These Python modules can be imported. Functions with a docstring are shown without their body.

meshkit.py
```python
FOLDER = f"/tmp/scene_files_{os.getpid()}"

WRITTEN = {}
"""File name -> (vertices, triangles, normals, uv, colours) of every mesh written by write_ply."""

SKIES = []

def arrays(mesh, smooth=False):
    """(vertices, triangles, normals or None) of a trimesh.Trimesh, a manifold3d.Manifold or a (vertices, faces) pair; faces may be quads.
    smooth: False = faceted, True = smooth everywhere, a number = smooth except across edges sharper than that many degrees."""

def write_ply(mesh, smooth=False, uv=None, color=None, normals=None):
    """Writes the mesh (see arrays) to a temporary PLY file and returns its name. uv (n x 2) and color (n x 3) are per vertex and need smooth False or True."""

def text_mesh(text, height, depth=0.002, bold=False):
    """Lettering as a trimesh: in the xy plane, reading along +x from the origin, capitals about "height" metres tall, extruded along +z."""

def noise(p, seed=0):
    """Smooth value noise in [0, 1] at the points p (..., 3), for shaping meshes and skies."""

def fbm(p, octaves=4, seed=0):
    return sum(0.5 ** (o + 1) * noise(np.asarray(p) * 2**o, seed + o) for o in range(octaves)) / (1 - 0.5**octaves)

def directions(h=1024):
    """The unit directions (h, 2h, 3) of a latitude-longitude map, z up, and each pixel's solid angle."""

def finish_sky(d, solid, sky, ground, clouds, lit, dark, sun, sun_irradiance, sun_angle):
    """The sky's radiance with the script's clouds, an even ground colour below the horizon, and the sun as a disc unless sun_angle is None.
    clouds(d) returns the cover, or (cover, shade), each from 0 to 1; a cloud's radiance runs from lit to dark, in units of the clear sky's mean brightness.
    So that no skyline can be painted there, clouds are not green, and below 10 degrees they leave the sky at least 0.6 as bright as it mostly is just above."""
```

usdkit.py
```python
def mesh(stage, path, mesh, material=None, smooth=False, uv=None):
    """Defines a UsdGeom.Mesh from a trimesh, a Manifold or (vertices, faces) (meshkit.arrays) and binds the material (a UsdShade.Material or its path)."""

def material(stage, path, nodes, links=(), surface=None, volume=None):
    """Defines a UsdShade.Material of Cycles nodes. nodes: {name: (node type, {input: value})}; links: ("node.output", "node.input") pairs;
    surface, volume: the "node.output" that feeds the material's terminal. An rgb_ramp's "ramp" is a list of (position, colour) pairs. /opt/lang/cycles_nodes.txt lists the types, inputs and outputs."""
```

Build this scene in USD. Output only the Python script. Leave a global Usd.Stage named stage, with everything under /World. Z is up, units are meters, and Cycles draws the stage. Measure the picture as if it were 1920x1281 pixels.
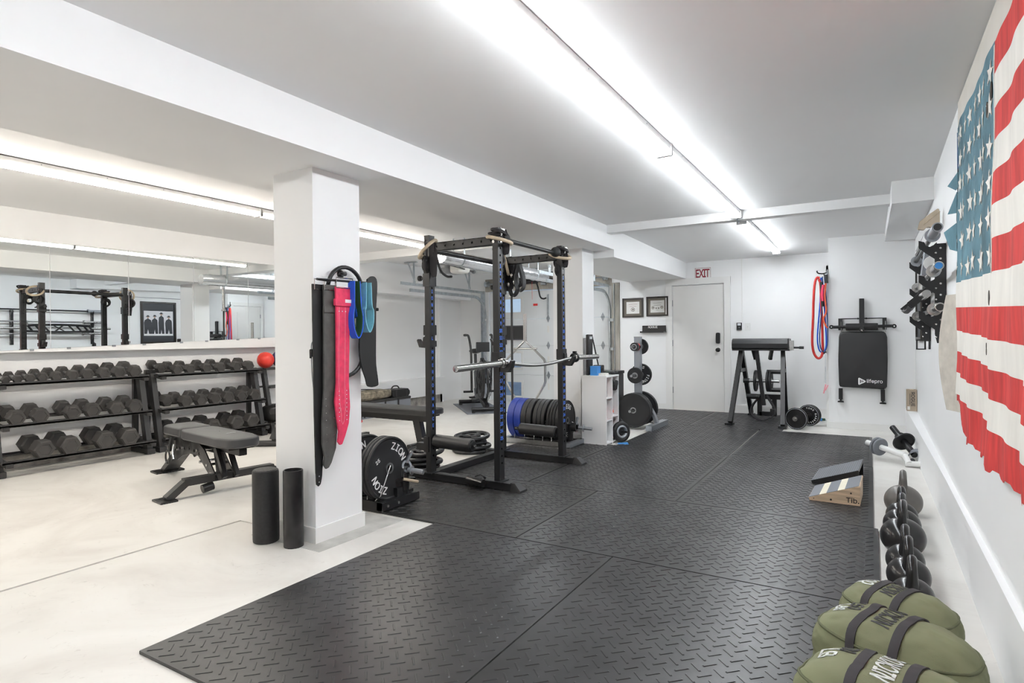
import math, random
import numpy as np, trimesh, usdkit, meshkit
from pxr import Usd, UsdGeom, UsdShade, UsdLux, Gf, Sdf
from shapely.geometry import Polygon, Point, LineString, box as sbox
from shapely import affinity
from shapely.ops import unary_union
from scipy.spatial import ConvexHull

random.seed(7)
rng = np.random.default_rng(7)
stage = Usd.Stage.CreateInMemory()
UsdGeom.SetStageUpAxis(stage, 'Z')
UsdGeom.SetStageMetersPerUnit(stage, 1.0)
UsdGeom.Xform.Define(stage, '/World')
UsdGeom.Scope.Define(stage, '/World/Looks')

# ------------------------------------------------------------------ camera
YAW, PITCH, ROLL, EYE = 0.540895, -0.006538, -0.0082625, (0.0, 0.0, 1.21)
F = np.array([-math.sin(YAW) * math.cos(PITCH), math.cos(YAW) * math.cos(PITCH), math.sin(PITCH)])
r0 = np.cross(F, [0, 0, 1]); r0 /= np.linalg.norm(r0); u0 = np.cross(r0, F)
RT = r0 * math.cos(ROLL) + u0 * math.sin(ROLL); UP = -r0 * math.sin(ROLL) + u0 * math.cos(ROLL)
cam = UsdGeom.Camera.Define(stage, '/World/camera')
m = Gf.Matrix4d(*[float(x) for x in (*RT, 0, *UP, 0, *(-F), 0, *EYE, 1)])
UsdGeom.Xformable(cam).AddTransformOp().Set(m)
cam.CreateHorizontalApertureAttr(36.0)
cam.CreateFocalLengthAttr(36.0 * 1121.917 / 1920)
cam.CreateClippingRangeAttr((0.05, 500.0))
cam.CreateExposureAttr(0.16)
LAMP_RIGHT, LAMP_LEFT = 40.0, 38.0          # emission of the strip lamps' diffusers

# ------------------------------------------------------------------ materials
LK = '/World/Looks/'
MATS = {}
def lin(c):
    c = np.asarray(c, float) / 255.0
    return tuple(np.where(c <= 0.04045, c / 12.92, ((c + 0.055) / 1.055) ** 2.4))
def M(name, col, rough=.5, metal=0., nz=None, bump=None, spec=.5, stretch=None, rz=None, **kw):
    """principled look. nz=(scale, amount[, detail]) varies the colour; bump=(scale, strength[, distance]); rz varies the roughness."""
    n = {'p': ('principled_bsdf', dict(base_color=col, roughness=rough, metallic=metal, specular_ior_level=spec, **kw))}
    L = []
    if nz or bump or rz:
        n['t'] = ('texture_coordinate', {})
        src = 't.object'
        if stretch:
            n['mp'] = ('mapping', {'scale': stretch}); L.append(('t.object', 'mp.vector')); src = 'mp.vector'
    if nz:
        c = np.array(col); a = nz[1]
        n['n'] = ('noise_texture', {'scale': nz[0], 'detail': nz[2] if len(nz) > 2 else 4.})
        n['r'] = ('rgb_ramp', {'ramp': [(.3, tuple(np.clip(c * (1 - a), 0, 1))), (.7, tuple(np.clip(c * (1 + a), 0, 1)))]})
        L += [(src, 'n.vector'), ('n.fac', 'r.fac'), ('r.color', 'p.base_color')]
    if rz:
        n['rn'] = ('noise_texture', {'scale': rz[0], 'detail': 3.})
        n['rr'] = ('rgb_ramp', {'ramp': [(.35, (rough - rz[1],) * 3), (.65, (rough + rz[1],) * 3)]})
        n['rb'] = ('rgb_to_bw', {})
        L += [(src, 'rn.vector'), ('rn.fac', 'rr.fac'), ('rr.color', 'rb.color'), ('rb.val', 'p.roughness')]
    if bump:
        n['bn'] = ('noise_texture', {'scale': bump[0], 'detail': 3.})
        n['b'] = ('bump', {'strength': bump[1], 'distance': bump[2] if len(bump) > 2 else .002})
        L += [(src, 'bn.vector'), ('bn.fac', 'b.height'), ('b.normal', 'p.normal')]
    MATS[name] = usdkit.material(stage, LK + name, n, L, surface='p.BSDF')
    return MATS[name]
M('white_wall', (.89, .893, .895), .55, nz=(1.3, .015), bump=(160, .06))
M('white_ceiling', (.92, .922, .925), .6, nz=(.8, .015), bump=(120, .05))
M('white_trim', (.84, .835, .82), .35)
M('white_door', (.80, .79, .77), .4, nz=(1.5, .02))
M('garage_white', (.80, .82, .83), .45, nz=(2, .02), bump=(400, .1))
M('rough_concrete', (.40, .38, .35), .85, nz=(9, .45, 8), bump=(40, .5, .01))
M('patch_concrete', (.50, .49, .46), .7, nz=(7, .22, 6), bump=(60, .2))
M('weathered_wood', (.42, .39, .34), .8, nz=(5, .5, 8), stretch=(1, 1, .25), bump=(40, .3, .004))
M('under_floor', (.10, .09, .08), .9)
# painted concrete slab: off-white with faint scuffs and a satin finish
usdkit.material(stage, LK + 'painted_concrete', {
    't': ('texture_coordinate', {}), 'mp': ('mapping', {'scale': (1, 1, 1)}),
    'n1': ('noise_texture', {'scale': 1.1, 'detail': 6., 'roughness': .6, 'distortion': 1.2}),
    'r1': ('rgb_ramp', {'ramp': [(.3, (.64, .61, .57)), (.55, (.76, .74, .70)), (.75, (.80, .785, .75))]}),
    'n2': ('noise_texture', {'scale': 9., 'detail': 9., 'roughness': .72, 'distortion': 2.5}),
    'r2': ('rgb_ramp', {'ramp': [(.30, (.55, .53, .5)), (.40, (1, 1, 1)), (1, (1, 1, 1))]}),
    'mx': ('mix', {'mix_type': 'multiply', 'fac': .45}),
    'b': ('bump', {'strength': .12, 'distance': .003}),
    'p': ('principled_bsdf', {'roughness': .38, 'specular_ior_level': .45})},
    [('t.object', 'n1.vector'), ('n1.fac', 'r1.fac'), ('t.object', 'n2.vector'), ('n2.fac', 'r2.fac'), ('r1.color', 'mx.color1'), ('r2.color', 'mx.color2'),
     ('mx.color', 'p.base_color'), ('n2.fac', 'b.height'), ('b.normal', 'p.normal')], surface='p.BSDF')
MATS['painted_concrete'] = UsdShade.Material.Get(stage, LK + 'painted_concrete')
M('mat_rubber', (.026, .0257, .0268), .34, nz=(2.2, .25, 6), rz=(5, .025), bump=(500, .08), spec=.5)
M('mat_rubber_worn', (.022, .021, .0205), .40, nz=(2.2, .25, 6), rz=(5, .03), bump=(500, .12), spec=.5)
M('black_metal', (.014, .014, .015), .34, bump=(700, .05))
M('dark_frame', (.035, .034, .034), .42, bump=(700, .05))
M('black_plastic', (.012, .012, .013), .4)
M('black_rubber', (.017, .017, .018), .55, nz=(8, .15))
M('hex_rubber', (.050, .047, .045), .52, nz=(6, .15), bump=(300, .08))
M('black_vinyl', (.022, .022, .023), .42, bump=(350, .12))
M('grey_vinyl', (.060, .060, .062), .45, bump=(350, .15))
M('black_foam', (.013, .013, .014), .5, nz=(60, .3), bump=(200, .25))
M('grey_foam', (.055, .054, .053), .7, nz=(90, .5), bump=(150, .4))
M('gloss_black', (.016, .0155, .016), .22, rz=(5, .06), nz=(5, .2))
M('chrome', (.60, .59, .575), .18, 1.)
M('steel', (.42, .42, .42), .3, 1., nz=(30, .1))
M('galvanised', (.50, .54, .57), .38, .9, nz=(14, .15))
M('duct_foil', (.78, .79, .81), .22, 1., bump=(25, .25, .01))
M('grey_metal', (.36, .38, .41), .38, .7)
M('grey_paint', (.33, .34, .35), .45)
M('blue_rubber', (.008, .035, .30), .45)
M('blue_paint', (.04, .19, .85), .5)
M('blue_plastic', (.05, .25, .62), .35)
M('blue_band', (.012, .10, .66), .5)
M('navy_cord', (.02, .07, .20), .5)
M('aqua_band', (.19, .48, .58), .5, nz=(20, .15))
M('green_band', (.02, .07, .03), .5)
M('pink_leather', (.78, .045, .12), .62, nz=(30, .12), bump=(150, .3))
M('pink_stitch', (.88, .35, .40), .6)
M('grey_leather', (.085, .083, .078), .6, nz=(18, .25), bump=(160, .3))
M('black_leather', (.012, .012, .012), .5, bump=(160, .3))
M('red_cord', (.62, .035, .03), .42)
M('orange_cord', (.80, .14, .06), .45)
M('red_plastic', (.75, .03, .03), .4)
M('red_ball', (.72, .045, .03), .35, bump=(120, .15))
M('purple_ball', (.05, .045, .13), .4, bump=(120, .15))
M('orange_plastic', (.85, .25, .10), .4)
M('maroon', (.10, .02, .025), .5)
M('tan_leather', (.56, .47, .36), .7, nz=(8, .15))
M('ring_wood', (.58, .47, .34), .5, nz=(15, .15))
M('wood', (.55, .41, .28), .6, nz=(3.5, .3, 8), stretch=(1, 6, 14))
M('pale_wood', (.80, .74, .60), .6, nz=(6, .08))
M('brown_print', (.03, .02, .015), .7)
M('cardboard', (.42, .34, .26), .8, nz=(6, .08))
M('white_plastic', (.82, .82, .81), .4)
M('white_paint', (.86, .86, .86), .5)
M('white_print', (.85, .85, .84), .6)
M('dark_red', (.26, .012, .03), .5)
M('paper', (.80, .79, .76), .7)
M('frame_dark', (.025, .020, .016), .35)
M('mat_brown', (.16, .14, .11), .6)
M('olive', (.185, .195, .108), .78, nz=(4, .12, 6), bump=(420, .25))
M('olive_dark', (.11, .118, .062), .8, bump=(420, .25))
M('webbing', (.035, .032, .035), .75, bump=(300, .3))
M('silver_print', (.66, .69, .66), .45)
M('charcoal_print', (.045, .045, .045), .7)
M('camo', (.22, .19, .14), .85, nz=(14, .6, 3), bump=(60, .5, .01))
M('flag_red', (.58, .045, .042), .85, nz=(35, .22, 6), stretch=(1, 1, .12), bump=(260, .35))
M('flag_white', (.80, .775, .72), .85, nz=(20, .06, 6), stretch=(1, 1, .15), bump=(260, .3))
M('flag_blue', (.095, .20, .25), .85, nz=(5, .42, 6), stretch=(1, 1, .5), bump=(260, .35))
M('linen', (.56, .52, .46), .85, nz=(20, .1), bump=(260, .35))
M('cream_canvas', (.70, .66, .60), .85, nz=(5, .04), bump=(260, .2))
M('fray', (.05, .04, .03), .9)
M('iron_grey', (.15, .14, .13), .38, .3, nz=(5, .3))
M('grip_grey', (.20, .21, .235), .8, bump=(500, .4))
M('screen_light', (.75, .78, .80), .3)
M('photo_sky', (.68, .67, .70), .5)
M('photo_ground', (.78, .78, .78), .5)
M('photo_dark', (.035, .038, .045), .5)
M('photo_skin', (.45, .30, .24), .5)
M('mirror_silver', (.90, .93, .925), .0, 1.)
M('driveway', (.45, .45, .44), .8, nz=(3, .1))
M('hedge_green', (.07, .14, .05), .8, nz=(6, .4))
usdkit.material(stage, LK + 'lamp_cool', {'e': ('emission', {'color': (.92, .965, 1.0), 'strength': LAMP_RIGHT})}, [], surface='e.emission')
usdkit.material(stage, LK + 'lamp_warm', {'e': ('emission', {'color': (1.0, .93, .84), 'strength': LAMP_LEFT})}, [], surface='e.emission')
usdkit.material(stage, LK + 'pane_glass', {'tr': ('transparent_bsdf', {'color': (.93, .96, 1)}), 'g': ('glossy_bsdf', {'roughness': .02, 'color': (1, 1, 1)}),
    'f': ('fresnel', {'IOR': 1.5}), 'm': ('mix_closure', {})}, [('f.fac', 'm.fac'), ('tr.BSDF', 'm.closure1'), ('g.BSDF', 'm.closure2')], surface='m.closure')
for k in ('lamp_cool', 'lamp_warm', 'pane_glass'):
    MATS[k] = UsdShade.Material.Get(stage, LK + k)

# daylight outside the garage door's windows
usdkit.material(stage, LK + 'sky', {'s': ('sky_texture', {'sky_type': 'hosek_wilkie', 'sun_direction': (.4, .5, .76), 'turbidity': 4.}),
    'b': ('background_shader', {'strength': 3.0})}, [('s.color', 'b.color')], surface='b.background')
dome = UsdLux.DomeLight.Define(stage, '/World/sky_dome')
UsdShade.MaterialBindingAPI.Apply(dome.GetPrim()).Bind(UsdShade.Material.Get(stage, LK + 'sky'))

# ------------------------------------------------------------------ mesh building
def norm(a):
    a = np.asarray(a, float); return a / max(np.linalg.norm(a), 1e-12)
_cache = {}
def hull(pts):
    pts = np.asarray(pts, float)
    h = ConvexHull(pts); f = h.simplices.copy(); c = pts[h.vertices].mean(0)
    n = np.cross(pts[f[:, 1]] - pts[f[:, 0]], pts[f[:, 2]] - pts[f[:, 0]])
    bad = (n * (pts[f].mean(1) - c)).sum(1) < 0
    f[bad] = f[bad][:, ::-1]
    used = np.unique(f); re = -np.ones(len(pts), int); re[used] = np.arange(len(used))
    return pts[used], re[f]
def cbox(sx, sy, sz, ch=0.):
    key = (round(sx, 5), round(sy, 5), round(sz, 5), round(ch, 5))
    if key not in _cache:
        if ch <= 0:
            t = trimesh.creation.box((sx, sy, sz)); _cache[key] = (np.array(t.vertices), np.array(t.faces))
        else:
            ch = min(ch, .45 * min(sx, sy, sz)); p = []
            for a in (-1, 1):
                for b in (-1, 1):
                    for c in (-1, 1):
                        x, y, z = a * sx / 2, b * sy / 2, c * sz / 2
                        p += [(x - a * ch, y, z), (x, y - b * ch, z), (x, y, z - c * ch)]
            _cache[key] = hull(p)
    return _cache[key]
class MB:
    def __init__(s): s.v, s.f, s.n = [], [], 0
    def raw(s, v, f):
        v = np.asarray(v, float); f = np.asarray(f, int)
        if f.shape[1] == 4: f = np.vstack([f[:, [0, 1, 2]], f[:, [0, 2, 3]]])
        s.v.append(v); s.f.append(f + s.n); s.n += len(v); return s
    def add(s, t): 
        if isinstance(t, MB): return s.raw(*t.vf())
        return s.raw(t.vertices, t.faces)
    def box(s, c, d, ch=0., rz=0., R=None):
        v, f = cbox(*d, ch)
        if rz: a = math.radians(rz); v = v @ np.array([[math.cos(a), math.sin(a), 0], [-math.sin(a), math.cos(a), 0], [0, 0, 1]])
        if R is not None: v = v @ np.asarray(R).T
        return s.raw(v + np.asarray(c, float), f)
    def span(s, a, b, ch=0.):
        a, b = np.minimum(a, b), np.maximum(a, b); return s.box((a + b) / 2, b - a, ch)
    def bar(s, p0, p1, w, h, ch=.003, up=(0, 0, 1)):
        """box beam from p0 to p1: w sideways, h along up."""
        p0, p1 = np.asarray(p0, float), np.asarray(p1, float); d = norm(p1 - p0); up = np.asarray(up, float)
        if abs(d @ norm(up)) > .98: up = np.array([0, 1., 0]) if abs(d[1]) < .9 else np.array([1., 0, 0])
        x = norm(np.cross(d, up)); u = np.cross(x, d)
        return s.box((p0 + p1) / 2, (np.linalg.norm(p1 - p0), w, h), ch, R=np.stack([d, -x, u], 1))
    def tube(s, p0, p1, r, n=16, r2=None):
        return s.path([p0, p1], r if r2 is None else [r, r2], n)
    def path(s, pts, r, n=10, closed=False, sq=None):
        """swept round tube; r may be a list. sq=(w, t, side): a flat strap section, w along side."""
        P = np.asarray(pts, float); k = len(P); r = np.broadcast_to(np.asarray(r, float), (k,))
        T = np.roll(P, -1, 0) - np.roll(P, 1, 0) if closed else np.gradient(P, axis=0)
        T = T / np.maximum(np.linalg.norm(T, axis=1, keepdims=True), 1e-12)
        a = np.array([0, 0, 1.]) if abs(T[0][2]) < .9 else np.array([1., 0, 0])
        x = norm(np.cross(T[0], a)); rows = []
        ang = np.arange(n) * 2 * math.pi / n
        for i in range(k):
            x = norm(x - T[i] * (x @ T[i])); y = np.cross(T[i], x)
            rows.append(P[i] + r[i] * (np.cos(ang)[:, None] * x + np.sin(ang)[:, None] * y))
        v = np.vstack(rows); f = []
        for i in range(k if closed else k - 1):
            j = (i + 1) % k
            for q in range(n):
                w = (q + 1) % n
                f.append((i * n + q, j * n + q, j * n + w, i * n + w))
        f = np.array(f)[:, ::-1] if False else np.array(f)
        f = f[:, [0, 3, 2, 1]]
        s.raw(v, f)
        if not closed:
            for i, flip in ((0, False), (k - 1, True)):
                cv = np.vstack([P[i], rows[i]]); q = np.arange(n)
                cf = np.stack([np.zeros(n, int), 1 + q, 1 + (q + 1) % n], 1)
                s.raw(cv, cf[:, ::-1] if not flip else cf)
        return s
    def strap(s, pts, side, w, t):
        """flat strap through pts; w (number or list) along side (vector or list of vectors), t thick."""
        P = np.asarray(pts, float); k = len(P); w = np.broadcast_to(np.asarray(w, float), (k,))
        S = np.broadcast_to(np.asarray(side, float), (k, 3)); T = np.gradient(P, axis=0); v = []
        for i in range(k):
            tt = norm(T[i]); sd = norm(S[i] - tt * (S[i] @ tt)); nn = np.cross(tt, sd)
            for a, b in ((-1, -1), (1, -1), (1, 1), (-1, 1)): v.append(P[i] + sd * a * w[i] / 2 + nn * b * t / 2)
        f = []
        for i in range(k - 1):
            for q in range(4): f.append((i * 4 + q, i * 4 + (q + 1) % 4, i * 4 + 4 + (q + 1) % 4, i * 4 + 4 + q))
        f += [(3, 2, 1, 0), tuple(4 * (k - 1) + np.arange(4))]
        return s.raw(v, f)
    def lathe(s, prof, c=(0, 0, 0), ax=(0, 0, 1), n=32, ph=0.):
        """profile of (radius, height) turned about the axis ax through c."""
        pr = np.asarray(prof, float); ax = norm(ax)
        a = np.array([1., 0, 0]) if abs(ax[0]) < .9 else np.array([0, 1., 0])
        x = norm(np.cross(a, ax)); y = np.cross(ax, x)
        ang = np.arange(n) * 2 * math.pi / n + math.radians(ph); ring = np.cos(ang)[:, None] * x + np.sin(ang)[:, None] * y
        v = np.vstack([np.asarray(c) + ring * r + ax * h for r, h in pr]); f = []
        for i in range(len(pr) - 1):
            for q in range(n): f.append((i * n + q, i * n + (q + 1) % n, (i + 1) * n + (q + 1) % n, (i + 1) * n + q))
        return s.raw(v, f)
    def disc(s, c, ax, r, t, n=32, ch=.002, hole=0.):
        p = [(hole, -t / 2), (r - ch, -t / 2), (r, -t / 2 + ch), (r, t / 2 - ch), (r - ch, t / 2), (hole, t / 2)]
        if hole: p.append((hole, -t / 2))
        return s.lathe(p, c, ax, n)
    def torus(s, c, ax, R, r, n=36, k=10, arc=(0, 360)):
        ax = norm(ax); a = np.array([0, 0, 1.]) if abs(ax[2]) < .9 else np.array([1., 0, 0])
        x = norm(a - ax * (a @ ax)); y = np.cross(ax, x); full = arc[1] - arc[0] >= 360
        t = np.radians(np.linspace(arc[0], arc[1], n, endpoint=not full))
        return s.path([np.asarray(c) + R * (math.cos(q) * x + math.sin(q) * y) for q in t], r, k, closed=full)
    def ext(s, poly, h, o=(0, 0, 0), x=(1, 0, 0), y=(0, 1, 0)):
        """shapely polygon in the plane (x, y) through o, h thick along x cross y."""
        for g in getattr(poly, 'geoms', [poly]):
            t = trimesh.creation.extrude_polygon(g, h); x_, y_ = norm(x), norm(y)
            s.raw(np.asarray(o) + t.vertices @ np.stack([x_, y_, np.cross(x_, y_)]), t.faces)
        return s
    def text(s, txt, h, o, x, y, depth=.0015, bold=True, center=True, sx=1.):
        t = meshkit.text_mesh(txt, h, depth, bold); v = np.array(t.vertices); v[:, 0] *= sx
        if center: v[:, 0] -= (v[:, 0].min() + v[:, 0].max()) / 2; v[:, 1] -= (v[:, 1].min() + v[:, 1].max()) / 2
        x_, y_ = norm(x), norm(y)
        return s.raw(np.asarray(o) + v @ np.stack([x_, y_, np.cross(x_, y_)]), t.faces)
    def ball(s, c, r, sub=3, sc=(1, 1, 1)):
        t = trimesh.creation.icosphere(sub, r); return s.raw(t.vertices * np.asarray(sc) + np.asarray(c), t.faces)
    def grid(s, P):
        """surface through a (rows, cols, 3) array of points."""
        P = np.asarray(P, float); a, b = P.shape[:2]; i = np.arange(a * b).reshape(a, b)
        return s.raw(P.reshape(-1, 3), np.stack([i[:-1, :-1], i[1:, :-1], i[1:, 1:], i[:-1, 1:]], -1).reshape(-1, 4))
    def move(s, d): s.v = [v + np.asarray(d, float) for v in s.v]; return s
    def turn(s, R, c=(0, 0, 0)): s.v = [(v - np.asarray(c)) @ np.asarray(R).T + np.asarray(c) for v in s.v]; return s
    def vf(s): return np.vstack(s.v), np.vstack(s.f)
def rot(ax, deg):
    return trimesh.transformations.rotation_matrix(math.radians(deg), ax)[:3, :3]
def arc(c, r, a0, a1, n, x, y):
    return [np.asarray(c) + r * (math.cos(a) * np.asarray(x) + math.sin(a) * np.asarray(y)) for a in np.radians(np.linspace(a0, a1, n))]
def bez(pts, n=20):
    """smooth curve through the points (Catmull-Rom)."""
    P = np.asarray(pts, float); P = np.vstack([2 * P[0] - P[1], P, 2 * P[-1] - P[-2]]); out = []
    per = max(2, n // (len(P) - 3))
    for i in range(1, len(P) - 2):
        for t in np.linspace(0, 1, per, endpoint=False):
            a, b, c, d = P[i - 1:i + 3]
            out.append(.5 * (2 * b + (c - a) * t + (2 * a - 5 * b + 4 * c - d) * t * t + (3 * b - a - 3 * c + d) * t ** 3))
    return np.array(out + [P[-2]])

# ------------------------------------------------------------------ scene objects
def numbered(parent, name):
    p = f'{parent}/{name}'; k = 0
    while stage.GetPrimAtPath(p): k += 1; p = f'{parent}/{name}_{k:03d}'
    return p
def path_of(o): return '/World' if o is None else str(o.GetPath())
def tag(o, label=None, cat=None, group=None, kind=None):
    for k, v in (('label', label), ('category', cat), ('group', group), ('kind', kind)):
        if v: o.SetCustomDataByKey(k, v)
    return o
def obj(name, mb, mat, parent=None, smooth=30, label=None, kind=None):
    p = numbered(path_of(parent), name)
    g = usdkit.mesh(stage, p, mb.vf() if isinstance(mb, MB) else mb, MATS[mat], smooth)
    return tag(g.GetPrim(), label, kind=kind)
def solo(name, mb, mat, label, cat, group=None, smooth=30):
    return tag(obj(name, mb, mat, None, smooth), label, cat, group)
def thing(name, label, cat, loc=(0, 0, 0), rz=0., group=None):
    x = UsdGeom.Xform.Define(stage, numbered('/World', name))
    x.AddTranslateOp().Set(Gf.Vec3d(*map(float, loc))); x.AddRotateZOp().Set(float(rz))
    return tag(x.GetPrim(), label, cat, group)
def dup(root, loc, rz, label, group=None):
    d = root.GetCustomData(); name = str(root.GetPath()).split('/')[-1]
    r = thing(name.rstrip('0123456789').rstrip('_'), label, d['category'], loc, rz, group or d.get('group'))
    r.GetReferences().AddInternalReference(root.GetPath()); r.SetInstanceable(True)
    return r
def struct(name, mb, mat, smooth=False, parent=None):
    o = obj(name, mb, mat, parent, smooth)
    if parent is None: tag(o, kind='structure')
    return o
def sgroup(name):
    x = UsdGeom.Xform.Define(stage, numbered('/World', name)); return tag(x.GetPrim(), kind='structure')
# ================================================================== the room
XL, XM, YB, YF = -6.97, -6.84, 9.78, -3.0
fl = sbox(-7.4, YF - .2, .7, YB + .25)
groove = unary_union([sbox(-3.632, YF, -3.610, 2.49), Polygon([(-3.632, 2.478), (-3.612, 2.49), (-3.35, 2.49), (-3.35, 2.483)])])
floor = struct('floor', MB().ext(fl.difference(groove), .05, (0, 0, -.05)), 'painted_concrete')
obj('joint_bed', MB().span((-7.4, YF - .2, -.09), (.7, YB + .25, -.045)), 'under_floor', floor)
obj('concrete_patch', MB().ext(Polygon([(-3.3, 2.335), (-2.69, 2.335), (-2.675, 3.03), (-3.3, 3.03)]), .0016, (0, 0, -.0005)), 'patch_concrete', floor, False, 'bare grey concrete patch around the column base')

# ceilings: near bay, far bay (falls slightly to the back wall), left bay
XB, ZS, ZS2, ZC = -2.57, 2.228, 2.14, 2.477
ceiling = sgroup('ceiling')
obj('right_bay', MB().span((XB - .1, YF, ZC), (.7, 6.45, ZC + .06)), 'white_ceiling', ceiling, False)
t = MB(); v = np.array([(XB - .1, 6.45, 2.465), (.7, 6.45, 2.478), (.7, 8.79, 2.475), (-.477, 8.79, 2.468), (-.477, YB + .1, 2.398), (XB - .1, YB + .1, 2.392)])
t.raw(v, [(0, 5, 3), (5, 4, 3), (0, 3, 1), (1, 3, 2)]); t.raw(v + (0, 0, .09), [(0, 3, 5), (5, 3, 4), (0, 1, 3), (1, 2, 3)])
obj('door_bay', t, 'white_ceiling', ceiling, False)
obj('left_bay', MB().span((-7.4, YF, 2.462), (-3.5, 6.45, 2.55)), 'white_ceiling', ceiling, False)
obj('garage_bay', MB().span((-7.4, 6.45, 2.47), (-3.5, YB + .2, 2.56)), 'white_ceiling', ceiling, False)
beam = sgroup('ceiling_beam')
obj('beam_casing', MB().span((-3.545, YF, ZS), (XB, 6.606, 2.56)), 'white_wall', beam, False)
obj('beam_casing', MB().span((-3.545, 6.606, ZS2), (XB, YB + .1, 2.56)), 'white_wall', beam, False)
struct('cross_beam', MB().span((XB - .02, 6.39, 2.388), (.16, 6.52, 2.55)), 'white_wall')
struct('cross_beam', MB().span((-6.97, 6.38, 2.352), (-3.54, 6.62, 2.55)), 'white_wall')
t = MB(); v = []
for y, z in ((5.88, 2.293), (8.80, 2.368)): v += [(.148, y, z), (.7, y, z), (.7, y, 2.55), (.148, y, 2.55)]
t.raw(v, [(0, 1, 2, 3), (7, 6, 5, 4), (0, 4, 5, 1), (1, 5, 6, 2), (2, 6, 7, 3), (3, 7, 4, 0)])
struct('corner_soffit_beam', t, 'white_wall')

# walls
struct('wall_right', MB().ext(Polygon([(.418, YF), (.418, 4.0), (.462, 8.79), (.462, YB + .1), (.7, YB + .1), (.7, YF)]), 2.6, (0, 0, 0)), 'white_wall')
ledge = Polygon([(.392, YF), (.392, 4.6), (.354, 8.79), (.5, 8.79), (.5, YF)])
struct('trim_ledge', MB().ext(ledge, .305, (0, 0, 0)), 'white_wall')
struct('wall_nook', MB().span((-.477, 8.79, 0), (.7, YB + .1, 2.6)), 'white_wall')
struct('wall_front', MB().span((-7.4, YF - .15, 0), (.7, YF, 2.6)), 'white_wall')
GX0, GX1, GZ = -6.40, -3.90, 2.10
wb = sbox(-7.4, 0, .7, 2.6).difference(sbox(GX0, -1, GX1, GZ)).difference(sbox(-2.795, -1, -1.985, 2.035))
struct('wall_back', MB().ext(wb, .14, (0, YB + .14, 0), (1, 0, 0), (0, 0, 1)), 'white_wall')
wl = sgroup('wall_left')
obj('upper_wall', MB().span((-7.3, YF, 1.11), (XM - .012, 6.0, 2.6)), 'white_wall', wl, False)
obj('lower_wall', MB().span((-7.3, YF, .135), (XL, 6.0, 1.12)), 'white_wall', wl, False)
obj('footing', MB().span((-7.3, YF, 0), (XL - .03, 6.0, .14)), 'rough_concrete', wl, False)
obj('garage_wall', MB().span((-7.3, 6.0, 0), (-7.08, YB + .1, 2.6)), 'white_wall', wl, False)
obj('overhang', MB().span((-7.2, 6.0, 1.955), (-6.82, YB, 2.6)), 'white_wall', wl, False)
obj('pilaster', MB().span((-7.2, 9.0, 0), (-7.0, 9.12, 1.96)), 'white_wall', wl, False)
obj('low_ledge', MB().span((-7.2, 6.0, .165), (-6.9, 9.03, .485)), 'white_wall', wl, False)
obj('footing', MB().span((-7.2, 6.0, 0), (-7.0, 9.06, .17)), 'rough_concrete', wl, False)
struct('trim_jamb', MB().span((-3.845, YB - .03, 0), (-3.705, YB + .02, ZS2), .004), 'weathered_wood')

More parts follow.
